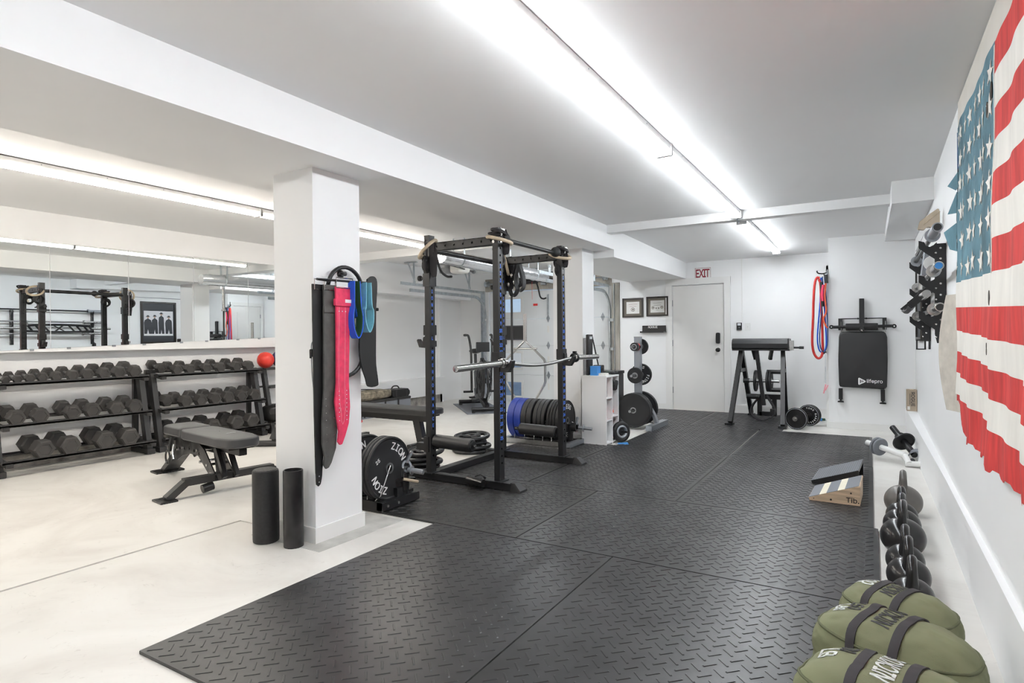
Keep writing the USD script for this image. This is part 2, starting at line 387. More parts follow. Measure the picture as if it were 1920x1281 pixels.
# columns with their baseboards
def column(x0, x1, y0, y1, z):
    c = sgroup('column')
    obj('shaft', MB().span((x0, y0, 0), (x1, y1, z), .004), 'white_wall', c, False)
    b = sbox(x0 - .013, y0 - .013, x1 + .013, y1 + .013)
    obj('column_base', MB().ext(b, .092, (0, 0, 0)), 'white_trim', c, False)
column(-3.178, -2.826, 2.43, 2.806, ZS)
column(-3.205, -2.83, 6.284, 6.606, ZS)
struct('baseboard_back', MB().span((-1.83, YB - .014, 0), (-.477, YB, .135)), 'white_trim')
struct('baseboard_back', MB().span((-3.70, YB - .014, 0), (-2.905, YB, .10)), 'white_trim')
struct('baseboard_nook', MB().span((-.49, 8.776, 0), (.36, 8.79, .085)), 'white_trim')
struct('baseboard_nook', MB().span((-.49, 8.79, 0), (-.477, YB, .1)), 'white_trim')
# vertical cover strip on the back wall
struct('trim_strip', MB().span((-1.72, YB - .006, 1.42), (-1.708, YB, 2.40)), 'white_trim')
struct('trim_strip', MB().span((-2.66, YB - .006, 2.10), (-2.648, YB, 2.40)), 'white_trim')

# ---- exit door
d1 = sgroup('door_1')
obj('door_leaf', MB().span((-2.792, YB + .004, .008), (-1.988, YB + .045, 2.030), .002), 'white_door', d1, False)
fr = MB()
fr.span((-2.905, YB - .02, 0), (-2.80, YB + .06, 2.14), .003); fr.span((-1.98, YB - .02, 0), (-1.885, YB + .06, 2.14), .003)
fr.span((-2.905, YB - .021, 2.04), (-1.885, YB + .06, 2.141), .003)
obj('door_frame', fr, 'white_trim', d1, False)
obj('threshold', MB().span((-2.8, YB - .03, 0), (-1.98, YB + .05, .006)), 'ring_wood', d1, False)
for z in (1.70, 1.05, .28):
    obj('hinge', MB().span((-2.806, YB - .008, z), (-2.79, YB + .006, z + .1), .002), 'grey_metal', d1, False)
lk = sbox(-.031, -.085, .031, .085).buffer(-.02).buffer(.02)
lock = obj('keypad_lock', MB().ext(affinity.translate(lk, -2.075, 1.175), .028, (0, YB + .004, 0), (1, 0, 0), (0, 0, 1)), 'black_plastic', d1)
obj('door_knob', MB().lathe([(0, 0), (.033, 0), (.033, .006), (.013, .012), (.013, .035), (.027, .045), (.03, .062), (.02, .072), (0, .074)], (-2.075, YB + .004, .99), (0, -1, 0), 20), 'black_plastic', d1)

# ---- panelled door in the side wall of the nook (seen in the mirror)
d2 = sgroup('door_2'); x = -.477
obj('door_leaf', MB().span((x - .02, 8.93, .01), (x, 9.66, 2.03), .003), 'white_door', d2, False)
for z0, z1 in ((.2, .9), (1.05, 1.88)):
    for y0, y1 in ((9.02, 9.26), (9.33, 9.57)):
        obj('door_panel', MB().span((x - .028, y0, z0), (x - .018, y1, z1), .006), 'white_door', d2, False)
fr = MB().span((x - .03, 8.84, 0), (x, 8.925, 2.12), .004).span((x - .03, 9.665, 0), (x, 9.745, 2.12), .004).span((x - .031, 8.84, 2.035), (x, 9.745, 2.121), .004)
obj('door_frame', fr, 'white_trim', d2, False)
obj('door_knob', MB().lathe([(0, 0), (.03, 0), (.03, .006), (.012, .012), (.012, .035), (.028, .045), (.03, .06), (0, .072)], (x - .02, 9.0, .98), (-1, 0, 0), 18), 'gloss_black', d2)
for z in (.25, 1.0, 1.75): obj('hinge', MB().span((x - .034, 9.655, z), (x - .018, 9.67, z + .09)), 'grey_metal', d2, False)

# ---- sectional garage door with small windows
d3 = sgroup('door_3'); y = YB + .03
zz = [0.012, .51, 1.06, 1.56, 2.09]
win = []
for k in range(4):
    z0, z1 = zz[k], zz[k + 1] - .006
    w0, w1 = z0 + .07 + .04 * (k > 0), z1 - .12
    holes = [sbox(-6.10, w0, -5.665, w1)]
    pn = sbox(GX0 + .02, z0, GX1 - .02, z1)
    for h in holes: pn = pn.difference(h)
    obj('door_panel', MB().ext(pn, .04, (0, y + .04, 0), (1, 0, 0), (0, 0, 1)), 'garage_white', d3, False)
    wf = sbox(-6.12, w0 - .02, -5.645, w1 + .02).difference(sbox(-6.075, w0 + .022, -5.69, w1 - .022))
    w = obj('window_frame', MB().ext(wf, .014, (0, y + .006, 0), (1, 0, 0), (0, 0, 1)), 'white_plastic', d3, False)
    obj('window_pane', MB().span((-6.10, y + .012, w0), (-5.665, y + .016, w1)), 'pane_glass', w, False)
for z in zz[1:4]:
    for hx in (-6.25, -5.107, -4.03):
        hg = Polygon([(-.035, 0), (0, .075), (.035, 0), (0, -.075)])
        obj('hinge', MB().ext(affinity.translate(hg, hx, z), .012, (0, y, 0), (1, 0, 0), (0, 0, 1)).tube((hx - .03, y - .016, z), (hx + .03, y - .016, z), .009, 8), 'grey_metal', d3, False)
for hx in (-5.107,):
    obj('door_arm', MB().bar((hx, y - .012, 1.62), (hx, y - .012, 2.0), .03, .02, .002), 'galvanised', d3, False)
tg = MB().span((-5.42, y - .004, 1.80), (-5.33, y - .001, 1.84))
obj('pull_tag', tg, 'red_plastic', d3, False)
for z in (1.36, .80, .30):
    obj('warning_sticker', MB().span((-5.13, y - .002, z - .06), (-5.09, y - .0005, z + .06)), 'paper', d3, False)
struct('driveway_ground', MB().span((-14, YB + .2, -.12), (3, YB + 14, -.02)), 'driveway')
# ---- strip lamps
def strip_lamp(x, y0, y1, zc, mat, label, group):
    L = y1 - y0
    t = thing('strip_light', label, 'strip light', (x, (y0 + y1) / 2, zc), 0, group)
    h = MB().span((-.043, -L / 2, -.046), (.043, L / 2, -.008), .004)
    hs = obj('housing', h, 'white_plastic', t, False)
    sc = MB()
    for k in np.arange(-L / 2 + .25, L / 2 - .1, .42): sc.tube((.043, k, -.02), (.0445, k, -.02), .004, 8)
    obj('screw', sc, 'grey_metal', hs, False)
    for q in (-L / 2 + .2, L / 2 - .26): obj('mounting_clip', MB().span((-.02, q, -.009), (.02, q + .06, 0)), 'galvanised', t, False)
    pr = [(.046 * math.cos(a), -.047 - .034 * math.sin(a)) for a in np.linspace(0, math.pi, 13)]
    obj('diffuser', MB().ext(Polygon(pr), L - .03, (0, L / 2 - .015, 0), (1, 0, 0), (0, 0, 1)), mat, t, 40)
    for s in (-1, 1): obj('end_cap', MB().span((-.051, s * L / 2 - .018, -.082), (.051, s * L / 2 - .001, -.006), .006), 'white_plastic', t, False)
    return t
G = 'strip lamps under the ceiling'
strip_lamp(-1.165, 3.93, 6.36, ZC, 'lamp_cool', 'long white strip lamp reaching the cross beam above the rubber mats', G)
strip_lamp(-1.165, 1.49, 3.92, ZC, 'lamp_cool', 'long white strip lamp nearest overhead, entering the photo at its top edge', G)
strip_lamp(-1.165, -.95, 1.48, ZC, 'lamp_cool', 'long white strip lamp behind the camera over the right bay', G)
t = strip_lamp(-1.165, 6.66, 9.35, 2.462, 'lamp_cool', 'strip lamp beyond the cross beam in front of the exit door', G)
solo('lamp_cable', MB().path(bez([(-1.165, 6.36, 2.43), (-1.16, 6.40, 2.375), (-1.165, 6.5, 2.375), (-1.17, 6.56, 2.40), (-1.165, 6.66, 2.425)], 16), .007, 8), 'grey_metal', 'short grey cable joining the two strip lamps under the cross beam', 'cable')
strip_lamp(-5.0, 3.67, 6.1, 2.462, 'lamp_warm', 'warm strip lamp over the left bay ending near the power rack', G)
strip_lamp(-5.0, 1.23, 3.66, 2.462, 'lamp_warm', 'warm strip lamp over the left bay, leaving the photo at its left edge', G)
strip_lamp(-5.0, -1.21, 1.22, 2.462, 'lamp_warm', 'warm strip lamp over the left bay behind the camera', G)

# ---- mirror panels along the left wall
ys = [1.24, 1.96, 2.68, 3.40, 4.12, 4.84, 5.56]
for k in range(6):
    a, b = ys[k] + .003, ys[k + 1] - .003
    zb = lambda yy: 1.128 + .038 * (yy - 2.3)
    zt = lambda yy: 2.170 + .012 * (yy - 2.3)
    P = Polygon([(a, zb(a)), (b, zb(b)), (b, zt(b)), (a, zt(a))])
    t = thing('mirror_panel', ['frameless wall mirror panel, first from the left, at the left edge of the photo', 'frameless wall mirror panel at the left edge of the photo', 'frameless wall mirror panel above the left end of the left dumbbell rack',
        'frameless wall mirror panel between the two dumbbell racks', 'frameless wall mirror panel above the right dumbbell rack', 'frameless wall mirror panel beside the white column'][k], 'mirror', (0, 0, 0), 0, 'wall mirror panels')
    obj('glass', MB().ext(P, .005, (XM - .0105, 0, 0), (0, 1, 0), (0, 0, 1)), 'mirror_silver', t, False)
    for q in (a + .15, b - .15): obj('clip', MB().box((XM - .004, q, zb(q) - .006), (.012, .03, .018), .002), 'grey_metal', t, False)

# ---- rubber floor mats with raised tread bars
def ridge(cx, cy, ang):
    c, s = math.cos(ang), math.sin(ang); l, w, h = .0285, .0042, .0022; v = []
    for z, e in ((0, 1.), (h, .72)):
        for a, b in ((-1, -1), (1, -1), (1, 1), (-1, 1)):
            x, y = a * (l - (w if z else 0)), b * w * e
            v.append((cx + c * x - s * y, cy + s * x + c * y, z))
    return v
RF = np.array([(4, 5, 6, 7), (0, 1, 5, 4), (1, 2, 6, 5), (2, 3, 7, 6), (3, 0, 4, 7)])
def rubber_mat(x0, x1, y0, y1, label, mat='mat_rubber'):
    cx, cy = (x0 + x1) / 2, (y0 + y1) / 2; w, l = x1 - x0 - .005, y1 - y0 - .005
    t = thing('rubber_mat', label, 'floor mat', (cx, cy, 0), 0, 'rubber floor mats')
    obj('slab', MB().box((0, 0, .0065), (w, l, .013), .0025), mat, t, False)
    v = []
    for i in range(-14, 15):
        for j in range(-14, 15):
            for a, dx, dy in ((math.pi / 4, 0, 0), (-math.pi / 4, .04, .04)):
                x, y = i * .08 + dx, j * .08 + dy
                if abs(x) < w / 2 - .03 and abs(y) < l / 2 - .03: v += ridge(x, y, a)
    v = np.array(v) + (0, 0, .013); k = len(v) // 8
    f = (RF[None] + 8 * np.arange(k)[:, None, None]).reshape(-1, 4)
    obj('tread', MB().raw(v, f), mat, t, False, kind='stuff')
    return t
rubber_mat(-2.43, -1.212, 1.225, 3.06, 'black rubber mat with a free corner lying nearest the camera on the left')
rubber_mat(-1.21, .034, 1.225, 3.06, 'black rubber mat in the foreground beside the olive sandbags')
rubber_mat(-1.21, .034, -.6, 1.22, 'black rubber mat under the camera, below the bottom edge of the photo')
rubber_mat(-3.55, -1.828, 3.065, 4.315, 'black rubber mat carrying the front plate rack beside the white column', 'mat_rubber_worn')
rubber_mat(-1.826, .034, 3.065, 4.315, 'black rubber mat beside the row of kettlebells, shiny in the middle')
rubber_mat(-3.45, -2.452, 4.32, 6.245, 'black rubber mat under the power rack', 'mat_rubber_worn')
rubber_mat(-2.448, -1.224, 4.32, 6.245, 'smooth worn black rubber mat in front of the power rack')
rubber_mat(-1.218, .010, 4.32, 6.295, 'black rubber mat under the two slant boards')
rubber_mat(-2.42, -1.228, 6.25, 8.135, 'black rubber mat beside the silver plate tree')
rubber_mat(-1.218, .006, 6.30, 8.135, 'black rubber mat before the wall with the hanging padded bench')
rubber_mat(-3.32, -2.128, 8.142, 9.74, 'black rubber mat at the foot of the exit door')
rubber_mat(-2.122, -.965, 8.142, 9.74, 'black rubber mat under the tall padded machine')
# ================================================================== left bay: dumbbell racks
TIERS = [(-6.655, .822, -6.86, .858), (-6.60, .452, -6.84, .488), (-6.53, .135, -6.80, .165)]   # front rail x, z; back rail x, z
def dumbbell_rack(y0, y1, label):
    t = thing('dumbbell_rack', label, 'dumbbell rack', (-6.75, (y0 + y1) / 2, 0)); oy = (y0 + y1) / 2
    W = lambda p: np.asarray(p, float) - (-6.75, oy, 0)
    for y in (y0, y1):
        obj('post', MB().bar(W((-6.63, y, .02)), W((-6.80, y, .845)), .055, .075, .004, (1, 0, 0)), 'dark_frame', t)
        obj('rear_post', MB().bar(W((-6.90, y, .02)), W((-6.885, y, .885)), .05, .04, .004, (1, 0, 0)), 'dark_frame', t)
        obj('base_runner', MB().bar(W((-6.93, y, .03)), W((-6.61, y, .03)), .06, .05, .004), 'dark_frame', t)
        obj('rubber_foot', MB().box(W((-6.612, y, .028)), (.075, .078, .056), .008), 'dark_frame', t)
        obj('gusset', MB().ext(Polygon([(0, 0), (.16, 0), (0, .16)]), .006, W((-6.90, y, .05)), (1, 0, 0), (0, 0, 1)), 'dark_frame', t)
    for fx, fz, bx, bz in TIERS:
        for x, z, s in ((fx, fz, 1), (bx, bz, -1)):
            h = MB().box(W((x, oy, z)), (.05, y1 - y0 + .03, .014), .003).box(W((x + s * .022, oy, z + .006)), (.006, y1 - y0 + .03, .035), .002)
            obj('shelf_rail', h, 'dark_frame', t)
        for y in (y0, y1):
            obj('shelf_bracket', MB().bar(W((bx - .02, y + (.03 if y == y0 else -.03), bz - .02)), W((fx + .055, y + (.03 if y == y0 else -.03), fz - .022)), .05, .032, .003), 'dark_frame', t)
    return t
dumbbell_rack(2.19, 3.475, 'dark three tier dumbbell rack at the left edge of the photo, under the mirror')
dumbbell_rack(3.60, 4.865, 'dark three tier dumbbell rack behind the adjustable bench')
def dumbbell(y, tier, s, label, group, back=0.):
    """hexagonal head s across corners, lying front to back over the tier's two rails."""
    fx, fz, bx, bz = TIERS[tier]
    L = .115 + 1.42 * s; th = .70 * s; tilt = math.degrees(math.atan2(bz - fz, fx - bx))
    xm, zm = (fx + bx) / 2 - back, (fz + bz) / 2 + .0105 + s * .433 + back * .22
    t = thing('dumbbell', label, 'dumbbell', (xm, y, zm), rng.uniform(-2.5, 2.5), group)
    R = rot((0, 1, 0), tilt)
    prof = lambda: [(0, th / 2 - .005), (s * .29, th / 2 - .005), (s * .31, th / 2), (s * .44, th / 2), (s * .5, th / 2 - .016), (s * .5, -th / 2 + .012), (s * .42, -th / 2), (0, -th / 2)][::-1]
    for d in (1, -1):
        h = MB().lathe(prof(), (0, 0, 0), (1, 0, 0), 6, 90)
        if d < 0: h.turn(rot((0, 0, 1), 180))
        h.move((d * (L - th) / 2, 0, 0)).turn(R)
        obj('head', h, 'hex_rubber', t, 25)
    g = [(.0, -1), (.0135, -1), (.0165, 0), (.0135, 1), (0, 1)]
    obj('handle', MB().lathe([(r, q * (L / 2 - th + .01)) for r, q in g], (0, 0, 0), (1, 0, 0), 12).turn(R), 'steel', t)
ORD = 'first second third fourth fifth sixth seventh eighth ninth tenth eleventh twelfth'.split()
def tier_of(ys, tier, s0, s1, rack, back=()):
    tn = ('top', 'middle', 'bottom')[tier]; n = len(ys)
    for k, y in enumerate(ys):
        lab = f'black hex dumbbell, {ORD[k]} from the left on the {tn} shelf of the {rack} rack'
        dumbbell(y, tier, s0 + (s1 - s0) * k / max(1, n - 1), lab, f'hex dumbbells on the {tn} shelf of the {rack} dumbbell rack', .10 if k in back else 0.)
tier_of([2.262, 2.345, 2.440, 2.541, 2.650, 2.777, 2.911, 3.05, 3.19, 3.345], 0, .072, .138, 'left')
tier_of([2.313, 2.494, 2.756, 2.926, 3.14, 3.32], 1, .145, .150, 'left')
tier_of([2.480, 2.690, 3.0, 3.213], 2, .178, .192, 'left')
tier_of([3.68, 3.80, 3.945, 4.145, 4.318, 4.52, 4.69], 0, .115, .130, 'right', (0,))
tier_of([3.70, 3.86, 4.04, 4.21, 4.38, 4.56, 4.735][0:7], 1, .140, .150, 'right', (0,))
tier_of([3.74, 3.94, 4.14, 4.44, 4.64], 2, .165, .178, 'right')

# ---- ball shelf mostly hidden behind the column
t = thing('storage_rack', 'dark storage rack with balls, partly hidden behind the white column', 'storage rack', (-6.75, 5.5, 0))
for y in (-.5, .52):
    obj('post', MB().bar((.14, y, .02), (-.03, y, .83), .05, .06, .004, (1, 0, 0)), 'dark_frame', t)
    obj('base_runner', MB().bar((-.18, y, .03), (.16, y, .03), .06, .05, .004), 'dark_frame', t)
for z in (.83, .60, .13):
    x = .0 if z > .7 else .08
    obj('shelf_rail', MB().box((x + .1, 0, z), (.05, 1.14, .02), .003), 'dark_frame', t)
    obj('shelf_rail', MB().box((x - .12, 0, z), (.05, 1.14, .02), .003), 'dark_frame', t)
def medicine_ball(x, y, z, r, mat, label):
    t = thing('medicine_ball', label, 'medicine ball', (x, y, z), 0, 'medicine balls on the storage rack')
    obj('ball_shell', MB().ball((0, 0, 0), r, 4), mat, t, True)
    obj('seam', MB().torus((0, 0, 0), (1, .2, .5), r * .999, .0022, 48, 6), mat, t)
    obj('label_stripe', MB().torus((0, 0, 0), (.1, .3, 1), r * 1.0, .004, 16, 6, (-150, -105)), 'white_print', t)
medicine_ball(-6.73, 5.00, .945, .105, 'red_ball', 'red medicine ball next to the dumbbells on the right rack')
medicine_ball(-6.73, 5.23, .955, .115, 'purple_ball', 'dark purple medicine ball half hidden by the white column')
medicine_ball(-6.73, 5.48, .945, .105, 'red_ball', 'red medicine ball behind the white column, reflected in the mirror')
medicine_ball(-6.73, 5.73, .955, .115, 'purple_ball', 'dark purple medicine ball at the far end of the storage rack')
t = thing('sandbag', 'black training sandbag with red label low on the storage rack beside the column', 'sandbag', (-6.66, 5.12, .14))
b = trimesh.creation.icosphere(4, 1.); v = np.sign(b.vertices) * np.abs(b.vertices) ** .62 * (.14, .20, .115)
obj('bag_body', (v + (0, 0, .118), b.faces), 'black_leather', t, True)
obj('label_patch', MB().box((.139, -.06, .10), (.006, .07, .022), .002), 'red_plastic', t)
obj('handle', MB().path(bez([(.06, -.1, .215), (.08, -.05, .25), (.08, .05, .25), (.06, .1, .215)]), .011, 8), 'webbing', t)

# ---- adjustable bench
t = thing('weight_bench', 'adjustable bench with grey top pads and black ladder frame before the racks', 'weight bench', (-4.72, 2.96, 0), -8.7)
def pad(poly, z0, z1, r=.012):
    m = MB()
    for a, b, g in ((z0, z0 + r, -r * .6), (z0 + r, z1 - r, 0), (z1 - r, z1, -r * .6)): m.ext(poly.buffer(g), b - a, (0, 0, a))
    return m
def soft_pad(poly, z0, z1, crown=.008):
    """upholstered pad: rounded rim and slightly crowned top over the outline poly."""
    rings = []; N = 72
    for off, z in ((-.012, z0), (0, z0 + .012), (0, z1 - .016), (-.006, z1 - .006), (-.016, z1)):
        e = poly.buffer(off).exterior; rings.append(np.array([(*e.interpolate(d, True).coords[0], z) for d in np.arange(N) / N]))
    c = np.array([poly.centroid.x, poly.centroid.y])
    for s in (.75, .4, .02):
        q = rings[4].copy(); q[:, :2] = c + (q[:, :2] - c) * s; q[:, 2] = z1 + crown * (1 - s ** 2); rings.append(q)
    q = rings[0].copy(); q[:, :2] = c + (q[:, :2] - c) * .02; rings.insert(0, q)
    v = np.vstack(rings); f = []
    for i in range(len(rings) - 1):
        for k in range(N): f.append((i * N + k, i * N + (k + 1) % N, (i + 1) * N + (k + 1) % N, (i + 1) * N + k))
    f = np.array(f); sgn = np.sign(Polygon(rings[1][:, :2]).exterior.is_ccw - .5)
    return MB().raw(v, f if sgn > 0 else f[:, ::-1])
back = Polygon([(-.24, -.13), (-.16, -.155), (.46, -.155), (.60, -.12), (.64, -.08), (.64, .08), (.60, .12), (.46, .155), (-.16, .155), (-.24, .13)]).buffer(.02).buffer(-.02).buffer(-.015).buffer(.015)
obj('back_pad', soft_pad(back, .385, .462), 'grey_vinyl', t, 40)
seat = Polygon([(-.64, -.09), (-.58, -.14), (-.26, -.135), (-.26, .135), (-.58, .14), (-.64, .09)]).buffer(-.02).buffer(.02)
obj('seat_pad', soft_pad(seat, .39, .468), 'grey_vinyl', t, 40)
obj('back_plate', MB().span((-.20, -.10, .368), (.56, .10, .387), .003), 'black_plastic', t)
obj('seat_plate', MB().span((-.58, -.10, .372), (-.28, .10, .391), .003), 'black_plastic', t)
obj('pad_rail', MB().span((-.10, -.03, .32), (.58, .03, .37), .004), 'black_metal', t)
lad = Polygon([(-.48, .365), (-.20, .375), (-.02, .36), (.08, .315), (.31, .10), (.22, .085), (-.04, .255), (-.20, .255), (-.34, .225), (-.46, .17), (-.50, .20)])
for y in (-.075, .065):
    pl = lad.difference(unary_union([Point(-.40 + .095 * k, .30 - .012 * abs(k - 2)).buffer(.014) for k in range(5)]))
    obj('ladder_plate', MB().ext(pl, .01, (0, y + .01, 0), (1, 0, 0), (0, 0, 1)), 'gloss_black', t)
for x, z in ((-.34, .29), (-.05, .30), (.0, .21), (.13, .20), (-.45, .26), (.20, .14)):
    obj('bolt', MB().tube((x, -.084, z), (x, .084, z), .011, 10), 'chrome', t)
obj('rear_leg', MB().bar((-.42, 0, .30), (-.84, 0, .02), .13, .045, .004), 'gloss_black', t)
obj('rear_foot', MB().span((-.95, -.12, 0), (-.80, .12, .016), .004), 'gloss_black', t)
obj('support_post', MB().bar((.16, 0, .34), (.22, 0, .12), .06, .05, .004), 'dark_frame', t)
obj('support_strut', MB().bar((.24, .05, .35), (.38, .05, .13), .03, .04, .004).bar((.24, -.05, .35), (.38, -.05, .13), .03, .04, .004), 'gloss_black', t)
obj('cross_tube', MB().bar((.235, -.30, .118), (.235, .42, .118), .07, .055, .004), 'dark_frame', t)
for s, e in ((-.30, -.42), (.42, .54)):
    obj('front_leg', MB().bar((.235, s - .01 * np.sign(s), .112), (.235, e, .012), .07, .05, .004), 'dark_frame', t)
    obj('front_foot', MB().span((.15, e - .07, 0), (.32, e + .05, .014), .004), 'gloss_black', t)
obj('transport_wheel', MB().tube((.26, -.17, .045), (.26, -.09, .06), .034, 16), 'gloss_black', t)
obj('transport_wheel', MB().tube((.26, .30, .045), (.26, .38, .06), .034, 16), 'gloss_black', t)
obj('grab_handle', MB().path(bez([(-.52, -.09, .37), (-.54, -.10, .30), (-.55, -.10, .24)]), .016, 10), 'black_rubber', t)
obj('pull_ring', MB().path([(-.57 + .045 * math.cos(a), -.11, .185 + .06 * math.sin(a)) for a in np.linspace(0, 2 * math.pi, 25)[:-1]], .008, 8, True), 'gloss_black', t)
obj('adjuster_lever', MB().path(bez([(-.50, -.085, .30), (-.49, -.10, .24), (-.47, -.10, .18)]), .009, 8), 'chrome', t)
obj('pad_logo', MB().text('REP', .03, (.35, .02, .4705), (0, 1, 0), (-1, 0, 0), .0008), 'grey_paint', t)
# ---- leg of another bench showing beside the column
t = thing('bench_base', 'black tubular bench foot with round end caps, low on the floor left of the column', 'bench', (-5.80, 4.42, 0), 34)
obj('floor_tube', MB().tube((-.30, 0, .035), (.32, 0, .035), .032, 14), 'dark_frame', t)
for s in (-1, 1): obj('end_cap', MB().tube((.31 * s, 0, .036), (.36 * s, 0, .036), .036, 14), 'black_rubber', t)
obj('upright', MB().bar((0, 0, .06), (.05, .12, .34), .05, .06, .004), 'dark_frame', t)
obj('bracket', MB().bar((.0, -.04, .09), (.02, .06, .2), .1, .012, .002), 'dark_frame', t)
obj('seat_pad', MB().box((.06, .30, .385), (.28, .46, .06), .018), 'black_vinyl', t)

# ---- foam roller and tube next to the column
t = thing('foam_roller', 'speckled dark foam roller standing upright left of the white column', 'foam roller', (-3.122, 2.31, 0))
obj('roller_body', MB().lathe([(0, 0), (.068, 0), (.074, .005), (.0755, .02), (.0755, .415), (.073, .427), (.068, .431), (0, .431)], n=40), 'black_foam', t)
obj('roller_end', MB().lathe([(0, .4305), (.066, .4305), (.064, .4335), (0, .434)], n=36), 'grey_foam', t)
t = thing('massage_pipe', 'glossy black hollow tube standing in front of the white column', 'tube', (-2.905, 2.335, 0))
obj('pipe_wall', MB().lathe([(.048, 0), (.0555, 0), (.0565, .004), (.0565, .442), (.0545, .447), (.050, .447), (.048, .442), (.048, 0)], n=40), 'gloss_black', t)
obj('pipe_lining', MB().lathe([(.0478, .445), (.0478, .02), (0, .02)], n=32), 'black_rubber', t)

# ---- belt hanger on the column's right face
XC = -2.826
t = thing('belt_hanger', 'black oval metal hanger ring bolted to the white column', 'belt hanger', (XC, 2.64, 1.317))
ring = arc((.045, 0, .195), .14, 0, 180, 17, (0, 1, 0), (0, 0, 1)) + arc((.045, 0, -.195), .14, 180, 360, 17, (0, 1, 0), (0, 0, 1))
obj('ring', MB().path(ring, .0125, 10, True), 'black_metal', t)
obj('hook_bar', MB().path([(.045, -.135, .215), (.075, -.15, .238), (.105, -.27, .238)], .007, 8).path([(.105, -.275, .238), (.105, .13, .245)], .007, 8), 'black_metal', t)
for z in (.295, -.30): obj('mount', MB().lathe([(0, 0), (.026, 0), (.026, .006), (.014, .014), (.014, .045), (0, .047)], (0, .0, z), (1, 0, 0), 16), 'black_metal', t)
def hung(name, outline, x, th, mat, label, cat, extra=None):
    """flat strip hanging in the plane x = const; the outline is (y, z)."""
    P = Polygon(outline).buffer(.006).buffer(-.006); y0 = P.centroid.x
    t = thing(name, label, cat, (x, y0, 0))
    obj('strip', MB().ext(affinity.translate(P, -y0, 0), th, (0, 0, 0), (0, 1, 0), (0, 0, 1)), mat, t, 25)
    if extra: extra(t, y0)
    return t
def buckle(t, y, z, w, x=.012):
    p = [(x, y - w / 2, z - .03), (x, y + w / 2, z - .03), (x, y + w / 2, z + .03), (x, y - w / 2, z + .03)]
    obj('buckle', MB().path(p, .004, 8, True), 'chrome', t)
def smooth_outline(c, n=6): return bez(list(c) + [c[0]], n * len(c))[:-1]
def x_black(t, y0):
    buckle(t, 2.418 - y0, 1.53, .075)
    for z, mtl in ((.375, 'chrome'), (.41, 'grey_metal')): obj('rivet', MB().disc((.009, 2.405 - y0, z), (1, 0, 0), .0045, .004, 10), mtl, t)
hung('lifting_belt', [(2.37, 1.53), (2.455, 1.53), (2.455, .95), (2.445, .62), (2.425, .40), (2.415, .363), (2.40, .352), (2.387, .365), (2.382, .45), (2.375, .80)], -2.772, .009, 'black_leather', 'black leather lifting belt hanging leftmost and lowest on the column', 'lifting belt', x_black)
def x_grey(t, y0):
    buckle(t, 2.475 - y0, 1.53, .085); obj('keeper', MB().box((.012, 2.475 - y0, 1.385), (.014, .10, .035), .004), 'grey_leather', t)
    h = MB()
    for k in range(9): h.disc((.0098, 2.437 - y0 + .001 * k, .86 - .042 * k), (1, 0, 0), .0045, .003, 10)
    for k in range(4): h.disc((.0098, 2.50 - y0, .74 - .05 * k), (1, 0, 0), .0045, .003, 10)
    obj('eyelet_holes', h, 'chrome', t, kind='stuff')
    obj('stitching', MB().path([(.0095, 2.47 - y0, 1.36), (.0095, 2.468 - y0, .62), (.0095, 2.458 - y0, .52), (.0095, 2.445 - y0, .62), (.0095, 2.443 - y0, .85)], .0012, 5), 'grey_paint', t)
hung('lifting_belt', [(2.43, 1.53), (2.525, 1.53), (2.525, .95), (2.515, .82), (2.525, .70), (2.51, .56), (2.475, .48), (2.455, .455), (2.435, .45), (2.418, .475), (2.425, .52), (2.408, .60), (2.41, .74), (2.425, .92)], -2.748, .011, 'grey_leather', 'worn grey leather lifting belt hanging beside the pink belt', 'lifting belt', x_grey)
def x_pink(t, y0):
    buckle(t, 2.565 - y0, 1.545, .13); obj('keeper', MB().box((.013, 2.557 - y0, 1.428), (.016, .145, .042), .005), 'pink_leather', t)
    obj('maker_tag', MB().box((.0215, 2.585 - y0, 1.437), (.003, .05, .02), .001), 'white_print', t)
    for o in (-.024, .024):
        obj('stitching', MB().path([(.0125, 2.545 + o - y0, 1.40), (.0125, 2.535 + o - y0, .95), (.0125, 2.543 + o * .8 - y0, .78)], .0013, 5), 'pink_stitch', t)
    obj('stitching', MB().path([(.0125, 2.526 - y0, .80), (.0125, 2.531 - y0, .72), (.0125, 2.54 - y0, .70), (.0125, 2.552 - y0, .72), (.0125, 2.562 - y0, .80)], .0013, 5), 'pink_stitch', t)
    h = MB()
    for s in (-.028, .030):
        for k in range(8): h.disc((.0122, 2.543 + s - y0, .90 - .025 * k), (1, 0, 0), .0032, .003, 8)
    for k in range(3): h.disc((.0122, 2.52 + .025 * k - y0, 1.375), (1, 0, 0), .004, .003, 8)
    obj('eyelet_holes', h, 'white_print', t, kind='stuff')
hung('lifting_belt', [(2.497, 1.52), (2.62, 1.52), (2.605, 1.42), (2.60, 1.2), (2.592, .95), (2.600, .80), (2.588, .70), (2.56, .63), (2.535, .583), (2.52, .58), (2.503, .60), (2.512, .66), (2.497, .74), (2.483, .84), (2.497, .95), (2.50, 1.2), (2.50, 1.40)], -2.722, .012, 'pink_leather', 'bright pink leather lifting belt hanging in the middle of the column', 'lifting belt', x_pink)
